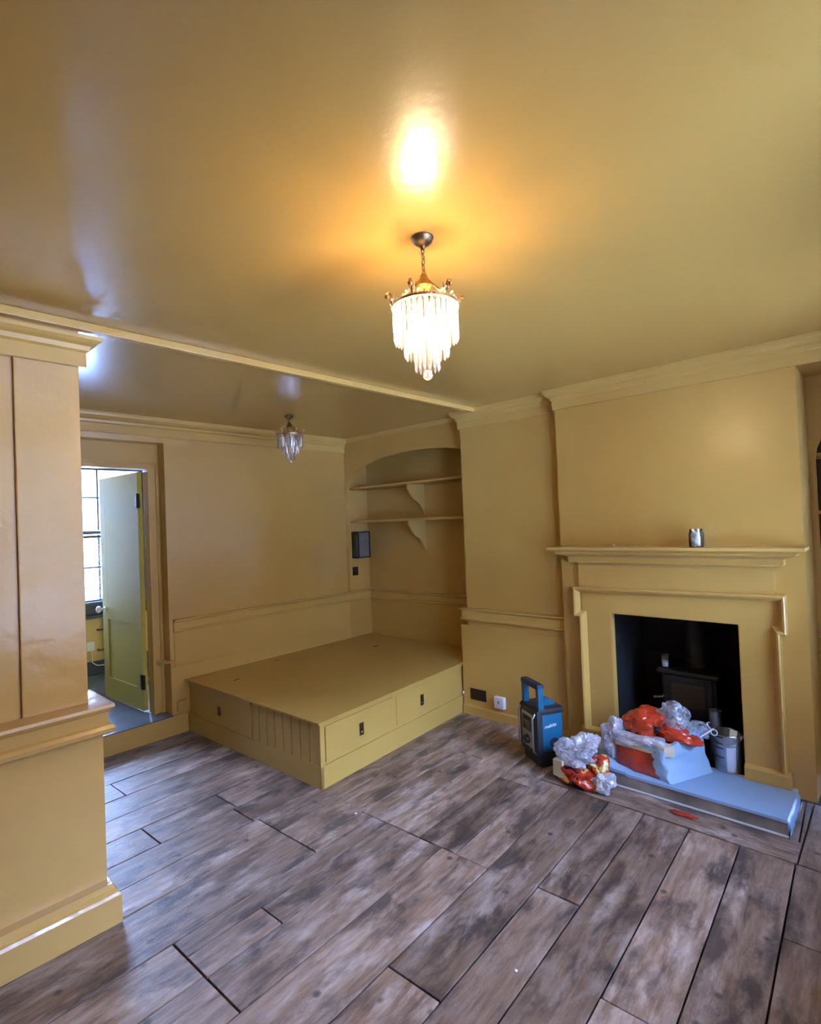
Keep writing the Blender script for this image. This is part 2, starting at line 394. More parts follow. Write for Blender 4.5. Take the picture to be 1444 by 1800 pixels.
# border board, grain turned along the hearth
bm = new_bm(); box(bm, -.6, -.0915, -.028, .6, .0915, .001, .002)
o = obj('plank', bm, M_WOOD, floor); o.rotation_euler = (0, 0, PI/2); o.location = ((HX0+HX1)/2, (HY0+HY1)/2, 0)

# ------------------------------------------------------------------ ceiling and its batten
bm = new_bm(); box(bm, XL, FWY, ZC, 3.95, 4.4, ZC+.08); struct('ceiling', bm, M_CEIL)
bm = new_bm(); box(bm, XL, 2.385, ZC-.034, 3.40, YP, ZC, .004); struct('trim_1', bm, M_TRIM)

# ------------------------------------------------------------------ walls
# front wall with two sash windows (behind the camera)
bm = new_bm(); t0, t1 = FWY-.15, FWY
xs = [XL]+[q for ab in FWIN for q in ab]+[3.95]
for i in range(0, len(xs), 2): box(bm, xs[i], t0, 0, xs[i+1], t1, ZC)
for a, b in FWIN: box(bm, a, t0, 0, b, t1, FWZ[0]); box(bm, a, t0, FWZ[1], b, t1, ZC)
struct('wall_front', bm, M_WALL)
def sash(name, x0, x1, z0, z1, y, mt, cols=3):
    r = bpy.data.objects.new(name, None); C.objects.link(r); r['kind'] = 'structure'; r.location = (x0, y, z0)
    W, H = x1-x0, z1-z0; t = .045
    bm = new_bm()
    box(bm, 0, -.03, 0, t, .03, H); box(bm, W-t, -.03, 0, W, .03, H); box(bm, t, -.03, 0, W-t, .03, t*1.3); box(bm, t, -.03, H-t, W-t, .03, H)
    obj('window_frame', bm, mt, r)
    bm = new_bm(); box(bm, t, -.02, H*.52-.018, W-t, .02, H*.52+.018); obj('meeting_rail', bm, mt, r)
    bm = new_bm()
    for k in range(1, cols): box(bm, t+(W-2*t)*k/cols-.008, -.012, t, t+(W-2*t)*k/cols+.008, .012, H*.52-.02); box(bm, t+(W-2*t)*k/cols-.008, -.012, H*.52+.02, t+(W-2*t)*k/cols+.008, .012, H-t)
    for z in (H*.27, H*.77): box(bm, t, -.011, z-.008, W-t, .011, z+.008)
    obj('glazing_bars', bm, mt, r)
    for k in range(cols):
        for (za, zb) in ((t*1.3, H*.52-.018), (H*.52+.018, H-t)):
            bm = new_bm(); box(bm, t+(W-2*t)*k/cols, -.002, za, t+(W-2*t)*(k+1)/cols, .002, zb); obj('pane', bm, M_GLASS, r)
    return r
for k, (a, b) in enumerate(FWIN): sash('window_%d' % (k+2), a, b, FWZ[0], FWZ[1], FWY-.09, M_TRIM)
bm = new_bm(); box(bm, XL-.12, FWY-.15, 0, XL, 4.4, ZC); struct('wall_left', bm, M_WALL)

# back wall: lower part, parts beside and above the doorway
DX0, DX1 = .80, 1.735                              # recess of the doorway
bm = new_bm(); box(bm, XL, YB, 0, DX0, YB+.22, ZC); box(bm, DX1, YB, 0, XR+.1, YB+.22, ZC); box(bm, DX0, YB, 2.215, DX1, YB+.22, ZC)
box(bm, DX0, YB, 0, DX1, YB+.22, .140)
struct('wall_back', bm, M_WALL)
# stub wall on the old partition line
bm = new_bm(); box(bm, XL, YP+.008, 0, .452, YP+.14, ZC); box(bm, .452, YP+.014, 0, .47, YP+.14, ZC-.001)
box(bm, .470, YP, .80, .688, YP+.148, 2.30, .004); box(bm, XL, YP-.004, .10, .735, YP+.15, .80); box(bm, XL, YP, 2.28, .690, YP+.15, ZC)
struct('wall_partition', bm, M_GLOSS)
# dado, base and cornice round the stub end
pp = [(XL, YP), (.690, YP), (.690, YP+.15), (XL+.5, YP+.15)]
COR_P = [(-.001, 2.215), (.02, 2.215), (.02, 2.272), (.030, 2.280), (.034, 2.298), (.052, 2.306), (.066, 2.318), (.068, 2.332), (-.001, 2.332)]
moulding(['trim_2', 'trim_3', 'trim_4'], COR_P, pp, -1, M_TRIM)
DADO_P = [(-.001, .742), (.052, .742), (.068, .752), (.072, .768), (.064, .780), (.052, .786), (.052, .830), (.062, .838), (.072, .850), (.070, .862), (.03, .868), (-.001, .872)]
moulding(['trim_5', 'trim_6', 'trim_7'], DADO_P, pp, -1, M_GLOSS)
BASE_P = [(-.001, 0), (.075, 0), (.075, .108), (.068, .118), (.066, .126), (.056, .134), (.050, .152), (-.001, .152)]
moulding(['baseboard_1', 'baseboard_2', 'baseboard_3'], BASE_P, pp, -1, M_GLOSS)

# right wall: breast, strip beside it, recess
bm = new_bm()
BY0, BY1 = .375, 1.717; FB0, FB1 = .680, 1.388; FZ0, FZ1 = 0.0, .912     # breast and fire opening
box(bm, XB, BY0, .035, 4.05, FB0-.05, ZC); box(bm, XB, FB0-.05, .035, XB+.03, FB0, ZC); box(bm, XB, FB1, .035, XB+.03, FB1+.04, ZC); box(bm, XB, FB1+.04, .035, XB+.30, BY1, ZC); box(bm, XB, FB0, FZ1, XB+.03, FB1, ZC)
struct('wall_chimney_breast', bm, M_WALL)
bm = new_bm(); box(bm, XP, BY1, 0, XP+.105, 2.575, ZC); box(bm, XP-.006, BY1, 0, XP+.105, 2.640, .70); box(bm, XP+.105, BY1, 0, 3.95, 2.30, ZC)
struct('wall_right', bm, M_WALL)
bm = new_bm(); box(bm, XR, 2.30, 0, XR+.1, YB+.1, ZC); struct('wall_recess', bm, M_WALL)
# arched front board of the recess
bm = new_bm(); ya, yb = 2.33, 4.105; zs, zt = 1.93, 2.175; pts = [(YB, ZC), (YB, .84), (yb, .84), (yb, 1.80)]
pts = [(YB, ZC), (YB, .85), (yb, .85)]
nA = 26
for i in range(nA+1):
    th = PI*i/nA; y = (ya+yb)/2+(yb-ya)/2*math.cos(th); z = 1.86+(zt-1.86)*max(0,math.sin(th))**.72
    pts.append((y, z))
pts += [(2.33, ZC)]
# build as strips (concave outline)
arc = pts[3:-1]
def q(bm, a, b, c, d, x0, x1):
    prism(bm, [a, b, c, d], lambda u, v, s: (x1 if s else x0, u, v))
for (y0, z0), (y1, z1) in zip(arc, arc[1:]): q(bm, (y0, z0), (y1, z1), (y1, ZC), (y0, ZC), XA, XA+.03)
box(bm, XA, yb, .85, XA+.03, YB, ZC); box(bm, XA-.006, yb+.012, .86, XA, YB, 1.98)
bmesh.ops.remove_doubles(bm, verts=bm.verts, dist=1e-5)
struct('wall_arch', bm, M_WALL)

# cornice of the main rooms
COR = [(-.001, 2.258), (.014, 2.258), (.014, 2.318), (.022, 2.326), (.026, 2.342), (.042, 2.352), (.058, 2.368), (.062, 2.382), (.062, ZC), (-.001, ZC)]
path = [(XB, FWY), (XB, BY1), (XP, BY1), (XP, 2.575), (XA+.045, 2.575), (XA+.045, YB), (XL, YB)]
moulding(['trim_%d' % k for k in range(8, 14)], COR, path, +1, M_TRIM)
# dado rails
DADO = [(-.001, .765), (.016, .765), (.024, .770), (.024, .780), (.014, .786), (.014, .838), (.022, .842), (.032, .852), (.032, .860), (-.001, .862)]
moulding(['trim_14', 'trim_15'], [(d, z-.02) for d, z in DADO], [(XP-.003, BY1), (XP-.003, 2.605), (XP+.2, 2.605)], +1, M_TRIM)
moulding(['trim_16', 'trim_17'], DADO, [(XR, 2.31), (XR, YB), (1.762, YB)], +1, M_TRIM)
# skirting of the strip beside the breast
SK = [(-.001, 0), (.014, 0), (.014, .062), (.008, .072), (-.001, .074)]
moulding(['baseboard_4'], SK, [(XP-.006, BY1), (XP-.006, 2.64)], +1, M_TRIM)
# panel edge and plinth ledge right of the doorway
bm = new_bm(); box(bm, 1.768, YB-.006, .50, XA, YB, .765); box(bm, 1.735, YB-.008, .149, XA, YB, .50); struct('trim_18', bm, M_TRIM)
bm = new_bm(); box(bm, 1.672, YB-.014, .542, 1.765, YB+.10, .556, .003); struct('trim_19', bm, M_TRIM)

# step, doorway frame, door
bm = new_bm(); box(bm, .2, 4.108, 0, 1.846, YB, .143); struct('step_riser', bm, M_TRIM)
bm = new_bm(); box(bm, .2, 4.100, .143, 1.733, YB+.0, .151, .002); struct('step_tread', bm, M_DFLOOR)
YF = 4.25
bm = new_bm()
box(bm, 1.655, YF, .149, DX1, YF+.10, 2.215); box(bm, DX0, YF, .149, .90, YF+.10, 2.215); box(bm, .90, YF, 2.025, 1.655, YF+.10, 2.215)
struct('door_frame', bm, M_TRIM)
bm = new_bm(); box(bm, DX0, YF-.012, 2.055, DX1, YF, 2.075, .003); box(bm, 1.71, YF-.012, .149, 1.733, YF, 2.055, .002); struct('trim_20', bm, M_TRIM)
D = bpy.data.objects.new('door_1', None); C.objects.link(D); D['kind'] = 'structure'; D.location = (1.652, YF+.115, .165); D.rotation_euler = (0, 0, math.radians(94))
DW, DH, DT = .70, 1.845, .036
bm = new_bm(); st = .10
box(bm, 0, 0, 0, st, DT, DH); box(bm, DW-st, 0, 0, DW, DT, DH); box(bm, st, 0, 0, DW-st, DT, .17); box(bm, st, 0, .66, DW-st, DT, .80); box(bm, st, 0, DH-.11, DW-st, DT, DH)
obj('door_stile_frame', bm, M_DOOR, D)
bm = new_bm(); box(bm, st, .007, .17, DW-st, DT-.007, .66); obj('door_panel', bm, M_DOOR, D)
bm = new_bm(); box(bm, st, .0005, .80, DW-st, DT-.0005, DH-.11); obj('door_panel', bm, M_DOOR, D)
for s in (1, -1):
    bm = new_bm(); Mk = Matrix.Translation((DW-.05, DT if s < 0 else 0, .74)) @ Matrix.Rotation(PI/2*s, 4, 'X')
    lathe(bm, [(0, 0), (.022, 0), (.022, .004), (.009, .007), (.009, .03), (.02, .036), (.028, .05), (.026, .062), (.014, .07), (0, .071)], seg=20, M=Mk)
    obj('door_knob', bm, M_WHITEP, D, True)
for z in (.22, 1.62):
    bm = new_bm(); box(bm, -.03, DT-.006, z-.055, .035, DT+.004, z+.055); 
    tube(bm, [(-.002, DT+.004, z-.058), (-.002, DT+.004, z+.058)], .007)
    obj('hinge', bm, M_PLATE, D)

# ------------------------------------------------------------------ room beyond the door
bm = new_bm(); box(bm, -.2, YB+.22, .06, 3.4, NWY+.01, .145); struct('floor_far_room', bm, M_DFLOOR)
bm = new_bm(); box(bm, DX0, YB, .141, DX1, YB+.22, .150); struct('floor_threshold', bm, M_DFLOOR)
bm = new_bm(); box(bm, -.2, YB+.2, ZC+.02, 3.4, NWY+.1, ZC+.1); struct('ceiling_far_room', bm, M_FAR)
bm = new_bm(); box(bm, -.3, YB+.2, 0, -.2, NWY+.1, ZC+.05); struct('wall_far_left', bm, M_FAR)
bm = new_bm(); box(bm, 3.4, YB+.36, 0, 3.5, NWY+.1, ZC+.05); box(bm, 1.85, YB+.22, 0, 3.4, YB+.36, ZC+.05); struct('wall_far_right', bm, M_FAR)
bm = new_bm(); box(bm, -.2, NWY, .14, NWX[0], NWY+.14, ZC+.05); box(bm, NWX[1], NWY, .14, 3.4, NWY+.14, ZC+.05)
box(bm, NWX[0], NWY, .14, NWX[1], NWY+.14, NWZ[0]); box(bm, NWX[0], NWY, NWZ[1], NWX[1], NWY+.14, ZC+.05); struct('wall_far_back', bm, M_FAR)
bm = new_bm(); box(bm, -.2, NWY-.014, .145, 3.4, NWY, .275, .003); struct('baseboard_far', bm, M_GREYF)
sash('window_1', NWX[0], NWX[1], NWZ[0]+.10, NWZ[1], NWY+.07, M_SASH, 3)
bm = new_bm(); box(bm, NWX[0]-.04, NWY-.05, NWZ[0]-.015, NWX[1]+.04, NWY+.10, NWZ[0]+.012, .004); box(bm, NWX[0], NWY+.02, NWZ[0]+.012, NWX[1], NWY+.10, NWZ[0]+.10)
struct('window_sill', bm, M_GREYF)
bl = thing('window_blind', 'white slatted blind over the lower sash of the window beyond the door', 'blind', ((NWX[0]+NWX[1])/2, NWY+.01, 1.52))
for k in range(22):
    bm = new_bm(); W = (NWX[1]-NWX[0])/2-.03; z = -.03-k*.030
    prism(bm, [(-.012, -.004), (.012, .004), (.012, .0055), (-.012, -.0025)], lambda u, v, s, W=W, z=z: (W if s else -W, u, v+z)); obj('slat', bm, M_BLIND, bl)
bm = new_bm(); box(bm, -W, -.013, -.018, W, .013, .010); obj('head_rail', bm, M_BLIND, bl)
# towel-rail like heater, its cord and socket under the window
ht = thing('wall_heater', 'slim upright chrome heater pipe on yellow wall under far window', 'heater', (1.865, NWY-.05, .0))
bm = new_bm(); tube(bm, [(0, 0, .30), (0, 0, .69)], .017, 12); obj('pipe', bm, M_STEEL, ht, True)
for z in (.38, .58):
    bm = new_bm(); tube(bm, [(-.06, .02, z), (0, 0, z)], .008); tube(bm, [(-.06, .05, z), (-.06, .02, z)], .012); obj('bracket', bm, M_ANT, ht, True)
bm = new_bm(); box(bm, -.02, -.018, .685, .05, .018, .70, .003); obj('end_cap', bm, M_WHITEP, ht)
bm = new_bm(); pts = [(1.885, NWY-.052, .66), (1.895, NWY-.06, .50), (1.89, NWY-.06, .36), (1.87, NWY-.06, .28), (1.84, NWY-.05, .23), (1.78, NWY-.04, .235), (1.74, NWY-.03, .27), (1.735, NWY-.02, .40)]
tube(bm, pts, .005, 6); tag(obj('power_cord', bm, M_WHITEP, None, True), 'white cord hanging in a loop below the heater beyond the door', 'cord')
bm = new_bm(); box(bm, 1.70, NWY-.012, .38, 1.772, NWY, .47, .004); tag(obj('wall_socket', bm, M_WHITEP), 'white socket on the yellow wall under the far window', 'socket')
# outside: pale brick wall across a yard
bw = bpy.data.objects.new('wall_yard', None); C.objects.link(bw); bw['kind'] = 'structure'
bm = new_bm(); box(bm, -4, NWY+8.0, -1, 12, NWY+8.2, 2.40); obj('rendered_lower_wall', bm, principled('white_render', (.85, .85, .85), .9), bw)
bm = new_bm(); box(bm, -4, NWY+8.01, 2.40, 12, NWY+8.2, 3.5); obj('mortar_bed', bm, M_BRICK, bw)
bmq = new_bm(); box(bmq, 0, -.012, 0, .21, .02, .065, .003); bo = obj('brick', bmq, M_BRICK, bw); bo.location = (2.6, NWY+8.0, 2.41)
cnt = 0
for r in range(12):
    for k in range(14):
        o = bo.copy(); C.objects.link(o); o.parent = bw; o.location = (2.6+k*.222+(r % 2)*.11, NWY+8.0+random.uniform(-.004, .004), 2.486+r*.076); cnt += 1
bm = new_bm(); box(bm, -2, NWY+.16, -.4, 10, NWY+8.0, -.3); struct('ground_yard', bm, principled('pale_paving', (.7, .7, .7), .9, var=.1))

bm = new_bm(); box(bm, -3, FWY-.2, ZC+.12, 6, NWY+.13, 20.5); struct('wall_sun_blocker', bm, principled('sun_blocker_brown', (.3, .22, .16), .9))  # unseen mass added above the rooms to keep the sun off the street
# outside the front windows: brick house front across the street and the pavement
bm = new_bm(); box(bm, -14, FWY-9.4, -4, 18, FWY-9, 6.8); struct('wall_street', bm, principled('street_brick', (.20, .155, .115), .9, bump=.1, var=.2))
bm = new_bm(); box(bm, -14, FWY-9, -.6, 18, FWY-.16, -.5); struct('ground_street', bm, principled('street_asphalt', (.60, .57, .53), .9, bump=.1, var=.2))

# ------------------------------------------------------------------ right-hand alcove cupboard
XQ = 3.72
bm = new_bm(); box(bm, XQ+.30, FWY, 0, XQ+.33, BY0, ZC); struct('wall_alcove', bm, M_WALL)
bm = new_bm(); box(bm, XB, FWY, 2.262, XQ+.3, BY0, ZC-.001); struct('trim_21', bm, M_WALL)
cb = thing('alcove_cupboard', 'ochre built-in alcove cupboard with arched opening right of the chimney breast', 'cupboard', (XQ, 0, 0))
ay, ar = -.22, .565; bm = new_bm(); y1c = .345
arcp = []
for i in range(21):
    th = PI*i/20; arcp.append((-.25+(y1c+.25)*math.cos(th), 1.80+.36*math.sin(th)))
for (y0, z0), (y1_, z1) in zip(arcp, arcp[1:]): prism(bm, [(y0, z0), (y1_, z1), (y1_, 2.262), (y0, 2.262)], lambda u, v, s: (.03 if s else 0, u, v))
box(bm, 0, y1c, .80, .03, BY0, 2.262); box(bm, 0, FWY, .80, .03, arcp[-1][0], 2.262)
box(bm, -.008, y1c+.008, 1.15, 0, y1c+.020, 1.80)
obj('face_frame', bm, M_TRIM, cb)
bm = new_bm(); box(bm, 0, FWY, .03, .03, BY0, .80); obj('lower_panel', bm, M_TRIM, cb)
bm = new_bm(); box(bm, -.03, FWY, .795, .28, BY0, .812, .003); box(bm, -.012, FWY, .74, 0, BY0, .795); box(bm, -.028, FWY, .69, 0, BY0, .708, .003); obj('counter_moulding', bm, M_TRIM, cb)
for z in (1.135, 1.49, 1.815):
    bm = new_bm(); box(bm, .03, FWY, z, .29, BY0, z+.018, .002); obj('shelf', bm, M_TRIM, cb)
bm = new_bm(); box(bm, .295, FWY, .812, .30, BY0, 2.262); obj('back_panel', bm, principled('dark_green_grey_paint', (.05, .05, .035), .5), cb)

# ------------------------------------------------------------------ fireplace
bm = new_bm(); e = .02
fx = bpy.data.objects.new('wall_firebox', None); C.objects.link(fx); fx['kind'] = 'structure'
box(bm, 3.90, FB0-.25, .0, 3.93, FB1+.25, 1.3); box(bm, XB+.031, FB0-.045, 0, 3.93, FB0-.004, 1.3); box(bm, XB+.031, FB1+.004, 0, 3.93, FB1+.035, 1.3); box(bm, XB+.031, FB0, 1.25, 3.93, FB1, 1.3)
obj('fireback', bm, M_BLACK, fx)
bm = new_bm(); box(bm, XB-.01, FB0-.02, 0, 3.93, FB1+.02, .082); obj('fire_floor', bm, M_BLACK, fx)
fs = thing('fireplace_surround', 'ochre painted timber fireplace surround with eared moulding and mantel shelf', 'fireplace', (XB, 1.04, 0))
def fsobj(n, bm, m=M_TRIM, **k):
    o = obj(n, bm, m, fs, **k); o.location = (-XB, -1.04, 0); return o
X0 = 3.335
bm = new_bm(); box(bm, X0, .508, 1.061, XB, 1.588, 1.245); fsobj('frieze_board', bm)
bm = new_bm(); box(bm, X0, FB1, .087, XB, 1.575, 1.06); box(bm, X0, .495, .087, XB, FB0, 1.06); box(bm, X0, FB0, FZ1, XB, FB1, 1.06); fsobj('architrave_board', bm)
bm = new_bm(); box(bm, X0+.004, FB1-.004, .087, XB+.03, FB1, FZ1); box(bm, X0+.004, FB0, .087, XB+.03, FB0+.004, FZ1); box(bm, X0+.004, FB0, FZ1-.004, XB+.03, FB1, FZ1); fsobj('opening_lining', bm)
# eared lip: path in (y,z), profile swept with mitres, offsets towards the opening
lip = [(1.580, .155), (1.580, .875), (1.617, .875), (1.617, 1.068), (.462, 1.082), (.462, .880), (.492, .880), (.492, .170)]
LP = [(0, XB), (0, 3.300), (.006, 3.296), (.016, 3.300), (.036, 3.330), (.040, XB)]
moulding('surround_lip', LP, lip, +1, M_TRIM, fs, to3=lambda a, b, d: (d-XB, a-1.04, b))
for (ya_, yb_) in ((FB1-.002, 1.600), (.475, FB0+.002)):
    bm = new_bm(); box(bm, 3.306, ya_, .087, XB, yb_, .150); prism(bm, [(3.306, .150), (XB, .150), (XB, .168), (3.325, .168)], lambda u, v, s, a=ya_, b=yb_: (u, b if s else a, v)); fsobj('plinth', bm)
# mantel shelf: stepped moulding returned at both ends
MP = [(0, 1.232), (.040, 1.232), (.046, 1.240), (.046, 1.266), (.052, 1.272), (.100, 1.286), (.112, 1.292), (.112, 1.300), (.118, 1.304), (.150, 1.314), (.156, 1.318), (.156, 1.334), (0, 1.334)]
mp_path = [(XB, .545), (XB-.024, .545), (XB-.024, 1.542), (XB, 1.542)]
# path base is the frieze; returns project sideways by the same amount
mp_path = [(XB, .500), (X0, .500), (X0, 1.590), (XB, 1.590)]
MP2 = [(d*.93, z) for d, z in MP]
moulding('mantel_moulding', MP2, mp_path, +1, M_TRIM, fs, to3=lambda a, b, z: (a-XB, b-1.04, z))
bm = new_bm(); box(bm, XB-.012, 0.42, 1.318, XB, 1.66, 1.334); fsobj('mantel_shelf', bm)
# shadow-gap moulding on the right of the lower board
hs = thing('hearth', 'raised fireplace hearth with grey wood-look front edge', 'hearth', (3.16, 1.0, 0))
HZ = .084
def hobj(n, bm, m):
    o = obj(n, bm, m, hs); o.location = (-3.16, -1.0, 0); return o
bm = new_bm(); box(bm, 3.00, .455, .002, XB-.002, 1.55, HZ, .002); hobj('slab', bm, M_WHITE)
bm = new_bm(); box(bm, 2.990, .452, .012, 3.00, 1.55, HZ-.012, .001); hobj('front_board', bm, M_HFRONT)
bm = new_bm(); box(bm, 2.986, .450, .002, 3.00, 1.55, .012, .002); hobj('bead', bm, M_WHITE)
# protective sheet laid over the hearth, hanging over the right end
bm = new_bm(); nx, ny = 26, 70; gv = {}
for j in range(ny+1):
    y = .452+j*(1.50-.452)/ny
    back = 3.345-.030*max(0, math.sin((y-.50)*7)) if .70 < y < 1.37 else 3.302
    if y > 1.12: back -= (y-1.12)*.35
    for i in range(nx+1):
        x = 2.984+(back-2.984)*i/nx; z = HZ+.004+.0025*noise.noise((x*9, y*6, 0))
        if i == 0: z = HZ-.012
        if i == 1: x = 2.985; z = HZ+.002
        if y > 1.20: z += .03*math.exp(-((y-1.33)/.05)**2)*(.5+.5*math.sin(x*60))+.008
        gv[i, j] = bm.verts.new((x, y, z))
for j in range(ny):
    for i in range(nx): bm.faces.new((gv[i, j], gv[i+1, j], gv[i+1, j+1], gv[i, j+1]))
# fold down at the right end
prev = [gv[i, 0] for i in range(nx+1)]
for k in range(1, 8):
    row = []
    for i in range(nx+1):
        x = gv[i, 0].co.x; f = k/7; row.append(bm.verts.new((x+.004*math.sin(k), .446-.006*math.sin(f*PI)-.004*noise.noise((x*14, k, 3)), gv[i, 0].co.z*(1-f)+.004*f)))
    for i in range(nx): bm.faces.new((prev[i], row[i], row[i+1], prev[i+1]))
    prev = row
bmesh.ops.solidify(bm, geom=bm.faces[:], thickness=-.0012)
tag(obj('protective_sheet', bm, M_SHEET, None, True), 'white protective sheet, blue daylight painted in, covering the hearth top', 'sheet')

# stove inside
sv = thing('wood_stove', 'black cast-iron wood burning stove inside the fireplace opening', 'stove', (3.68, 1.01, .084))
SW = .155
bm = new_bm(); box(bm, -.13, -SW, .10, .15, SW, .445, .008); obj('body', bm, M_IRON, sv)
bm = new_bm(); box(bm, -.155, -SW-.02, .445, .165, SW+.02, .468, .006); obj('top_plate', bm, M_IRON, sv)
bm = new_bm(); box(bm, -.145, -SW+.02, .19, -.13, SW-.02, .435, .004); dr = obj('door', bm, M_IRON, sv)
bm = new_bm(); box(bm, -.149, -.095, .25, -.145, .095, .395, .002); obj('window', bm, M_STOVEG, dr)
bm = new_bm(); tube(bm, [(-.145, SW-.012, .30), (-.175, SW-.012, .30), (-.18, SW+.02, .295)], .006); sphere(bm, (-.18, SW+.028, .294), .010, 1); obj('handle', bm, M_STEEL, dr, True)
bm = new_bm(); box(bm, -.135, -SW+.03, .125, -.13, SW-.03, .175); 
for k in range(7): box(bm, -.14, -SW+.045+k*.035, .135, -.133, -SW+.062+k*.035, .165)
obj('air_vent', bm, M_IRON, sv)
for sx in (-.10, .12):
    for sy in (-.12, .12):
        bm = new_bm(); lathe(bm, [(0, 0), (.018, 0), (.012, .03), (.02, .10), (0, .10)], sx, sy, 10); obj('leg', bm, M_IRON, sv, True)
bm = new_bm(); lathe(bm, [(.062, .468), (.062, .49), (.058, .495), (.058, 1.14)], 0.03, -.01, 24); obj('flue_pipe', bm, M_IRON, sv, True)
vt = thing('votive_glass', 'small glass tealight holder on top of the black stove', 'candle holder', (3.585, 1.150, .5525))
bm = new_bm(); lathe(bm, [(0, 0), (.030, 0), (.036, .075), (.033, .075), (.027, .006), (0, .006)], seg=20); obj('glass_cup', bm, M_JAR, vt, True)
bm = new_bm(); lathe(bm, [(0, .007), (.026, .007), (.0285, .034), (0, .032)], seg=20); obj('candle', bm, M_COTTON, vt, True)

# measuring bucket, tins and tools at the right of the opening
bk = thing('paint_kettle', 'tall grey paint kettle with black graduation marks inside the fireplace opening', 'bucket', (3.385, .778, .084))
R0, R1, Hh = .064, .070, .205
bm = new_bm(); lathe(bm, [(0, 0), (R0, 0), (R0+.001, .004), (R1, Hh), (R1-.003, Hh), (R0-.003, .008), (0, .008)], seg=36); obj('body', bm, M_TIN, bk, True)
bm = new_bm(); tube(bm, [(R1*math.cos(a*PI/18), R1*math.sin(a*PI/18), Hh) for a in range(36)], .0035, 6, True); obj('rim', bm, M_STEEL, bk, True)
def patch(bm, a0, a1, z0, z1, d=.0008, n=10):
    vs = []
    for i in range(n+1):
        a = a0+(a1-a0)*i/n
        for z in (z0, z1):
            r = R0+(R1-R0)*z/Hh+d; vs.append(bm.verts.new((r*math.cos(a), r*math.sin(a), z)))
    for i in range(n): bm.faces.new((vs[2*i], vs[2*i+2], vs[2*i+3], vs[2*i+1]))
va = math.radians(195)    # direction towards the camera
bm = new_bm(); patch(bm, va-.10, va+.62, .012, .145); obj('label', bm, M_LABEL, bk)
for z in (.195, .160, .135, .085): bm = new_bm(); patch(bm, va-1.0, va-.28, z-.003, z+.003, .0014); obj('graduation_mark', bm, M_DARKHOLE, bk)
bm = new_bm(); tube(bm, [(R1*1.02*math.cos(va+.25-PI/2+a*PI/12), R1*1.02*math.sin(va+.25-PI/2+a*PI/12), Hh-.012-.035*math.sin(a*PI/12)) for a in range(13)], .0018, 5); obj('handle', bm, M_STEEL, bk, True)
sc_ = thing('small_tin', 'narrow open grey tin standing behind the paint kettle', 'tin', (3.482, .853, .084))
bm = new_bm(); lathe(bm, [(0, 0), (.034, 0), (.034, .285), (.031, .285), (.031, .01), (0, .01)], seg=24); obj('can', bm, M_TIN, sc_, True)
bt = thing('clear_bottle', 'clear plastic bottle with white cap leaning in the paint kettle', 'bottle', (3.372, .787, .115))
bt.rotation_euler = (math.radians(24), math.radians(6), 0)
bm = new_bm(); lathe(bm, [(0, 0), (.024, 0), (.025, .10), (.022, .135), (.012, .155), (.012, .165)], seg=20); obj('bottle_body', bm, M_FILMC, bt, True)
bm = new_bm(); lathe(bm, [(0, .190), (.015, .190), (.016, .163), (0, .163)], seg=16); obj('cap', bm, M_WHITEP, bt, True)
cl = bpy.data.objects
bm = new_bm(); prism(bm, [(0, 0), (.035, .004), (.04, .045), (.006, .05)], lambda u, v, s: (3.335+(.004 if s else 0)+v*.2, .755-u, .275+v)); tag(obj('card_scrap', bm, M_CARD), 'torn cream card scrap poking out of the paint kettle', 'card')
st_ = thing('mixing_stick', 'thin pinkish wooden stick resting between bag and paint kettle rim', 'stick', (3.15, .85, .30))
bm = new_bm(); tube(bm, [(0, 0, .020), (.165, -.025, .020)], .0038, 6); obj('shaft', bm, M_PAPER, st_, True)
rg = thing('white_clip', 'white plastic ring clip on the rim of the paint kettle', 'clip', (3.315, .822, .300))
bm = new_bm(); tube(bm, [(0, .016*math.cos(a*PI/8), .016*math.sin(a*PI/8)) for a in range(16)], .0035, 6, True); obj('ring', bm, M_WHITEP, rg, True)
bm = new_bm(); tube(bm, [(0, .012, .010), (.002, .030, .028), (.002, .034, .045), (0, .020, .052)], .0035, 6); obj('hook', bm, M_WHITEP, rg, True)

# ------------------------------------------------------------------ things on the mantel
jr = thing('glass_jar', 'clear glass jar of white cotton wool on the mantel shelf', 'jar', (3.262, .850, 1.334))
bm = new_bm(); lathe(bm, [(0, 0), (.034, 0), (.038, .006), (.038, .075), (.033, .088), (.033, .102), (.0305, .102), (.0305, .088), (.0355, .074), (.0355, .008), (0, .005)], seg=28); obj('jar_body', bm, M_JAR, jr, True)
bm = new_bm()
for k in range(14):
    a = random.uniform(0, 6.3); r = random.uniform(0, .020); sphere(bm, (r*math.cos(a), r*math.sin(a), .014+.0048*k), random.uniform(.011, .0155), 2)
obj('cotton_wool', bm, M_COTTON, jr, True)
for k, (y, w_, a) in enumerate(((1.288, .034, .5), (1.232, .026, .12))):
    bm = new_bm(); n = 6
    for i in range(n+1):
        u = i/n; zz = (1-u)**2*w_*a*1.1+.002; ww = .006+.012*math.sin(PI*min(1, u+.1)) if u < 1 else .004
        bm.verts.new((3.225-ww, y+w_*(.5-u), zz+1.334)); bm.verts.new((3.225+ww, y+w_*(.5-u), zz+1.3345))
    bm.verts.ensure_lookup_table()
    for i in range(n): bm.faces.new((bm.verts[2*i], bm.verts[2*i+1], bm.verts[2*i+3], bm.verts[2*i+2]))
    bmesh.ops.solidify(bm, geom=bm.faces[:], thickness=-.001)
    tag(obj('paper_scrap', bm, M_PAPER, None, True), ('curled white paper scrap at left on the mantel shelf', 'small flat paper scrap right of the curled one on the mantel shelf')[k], 'paper')

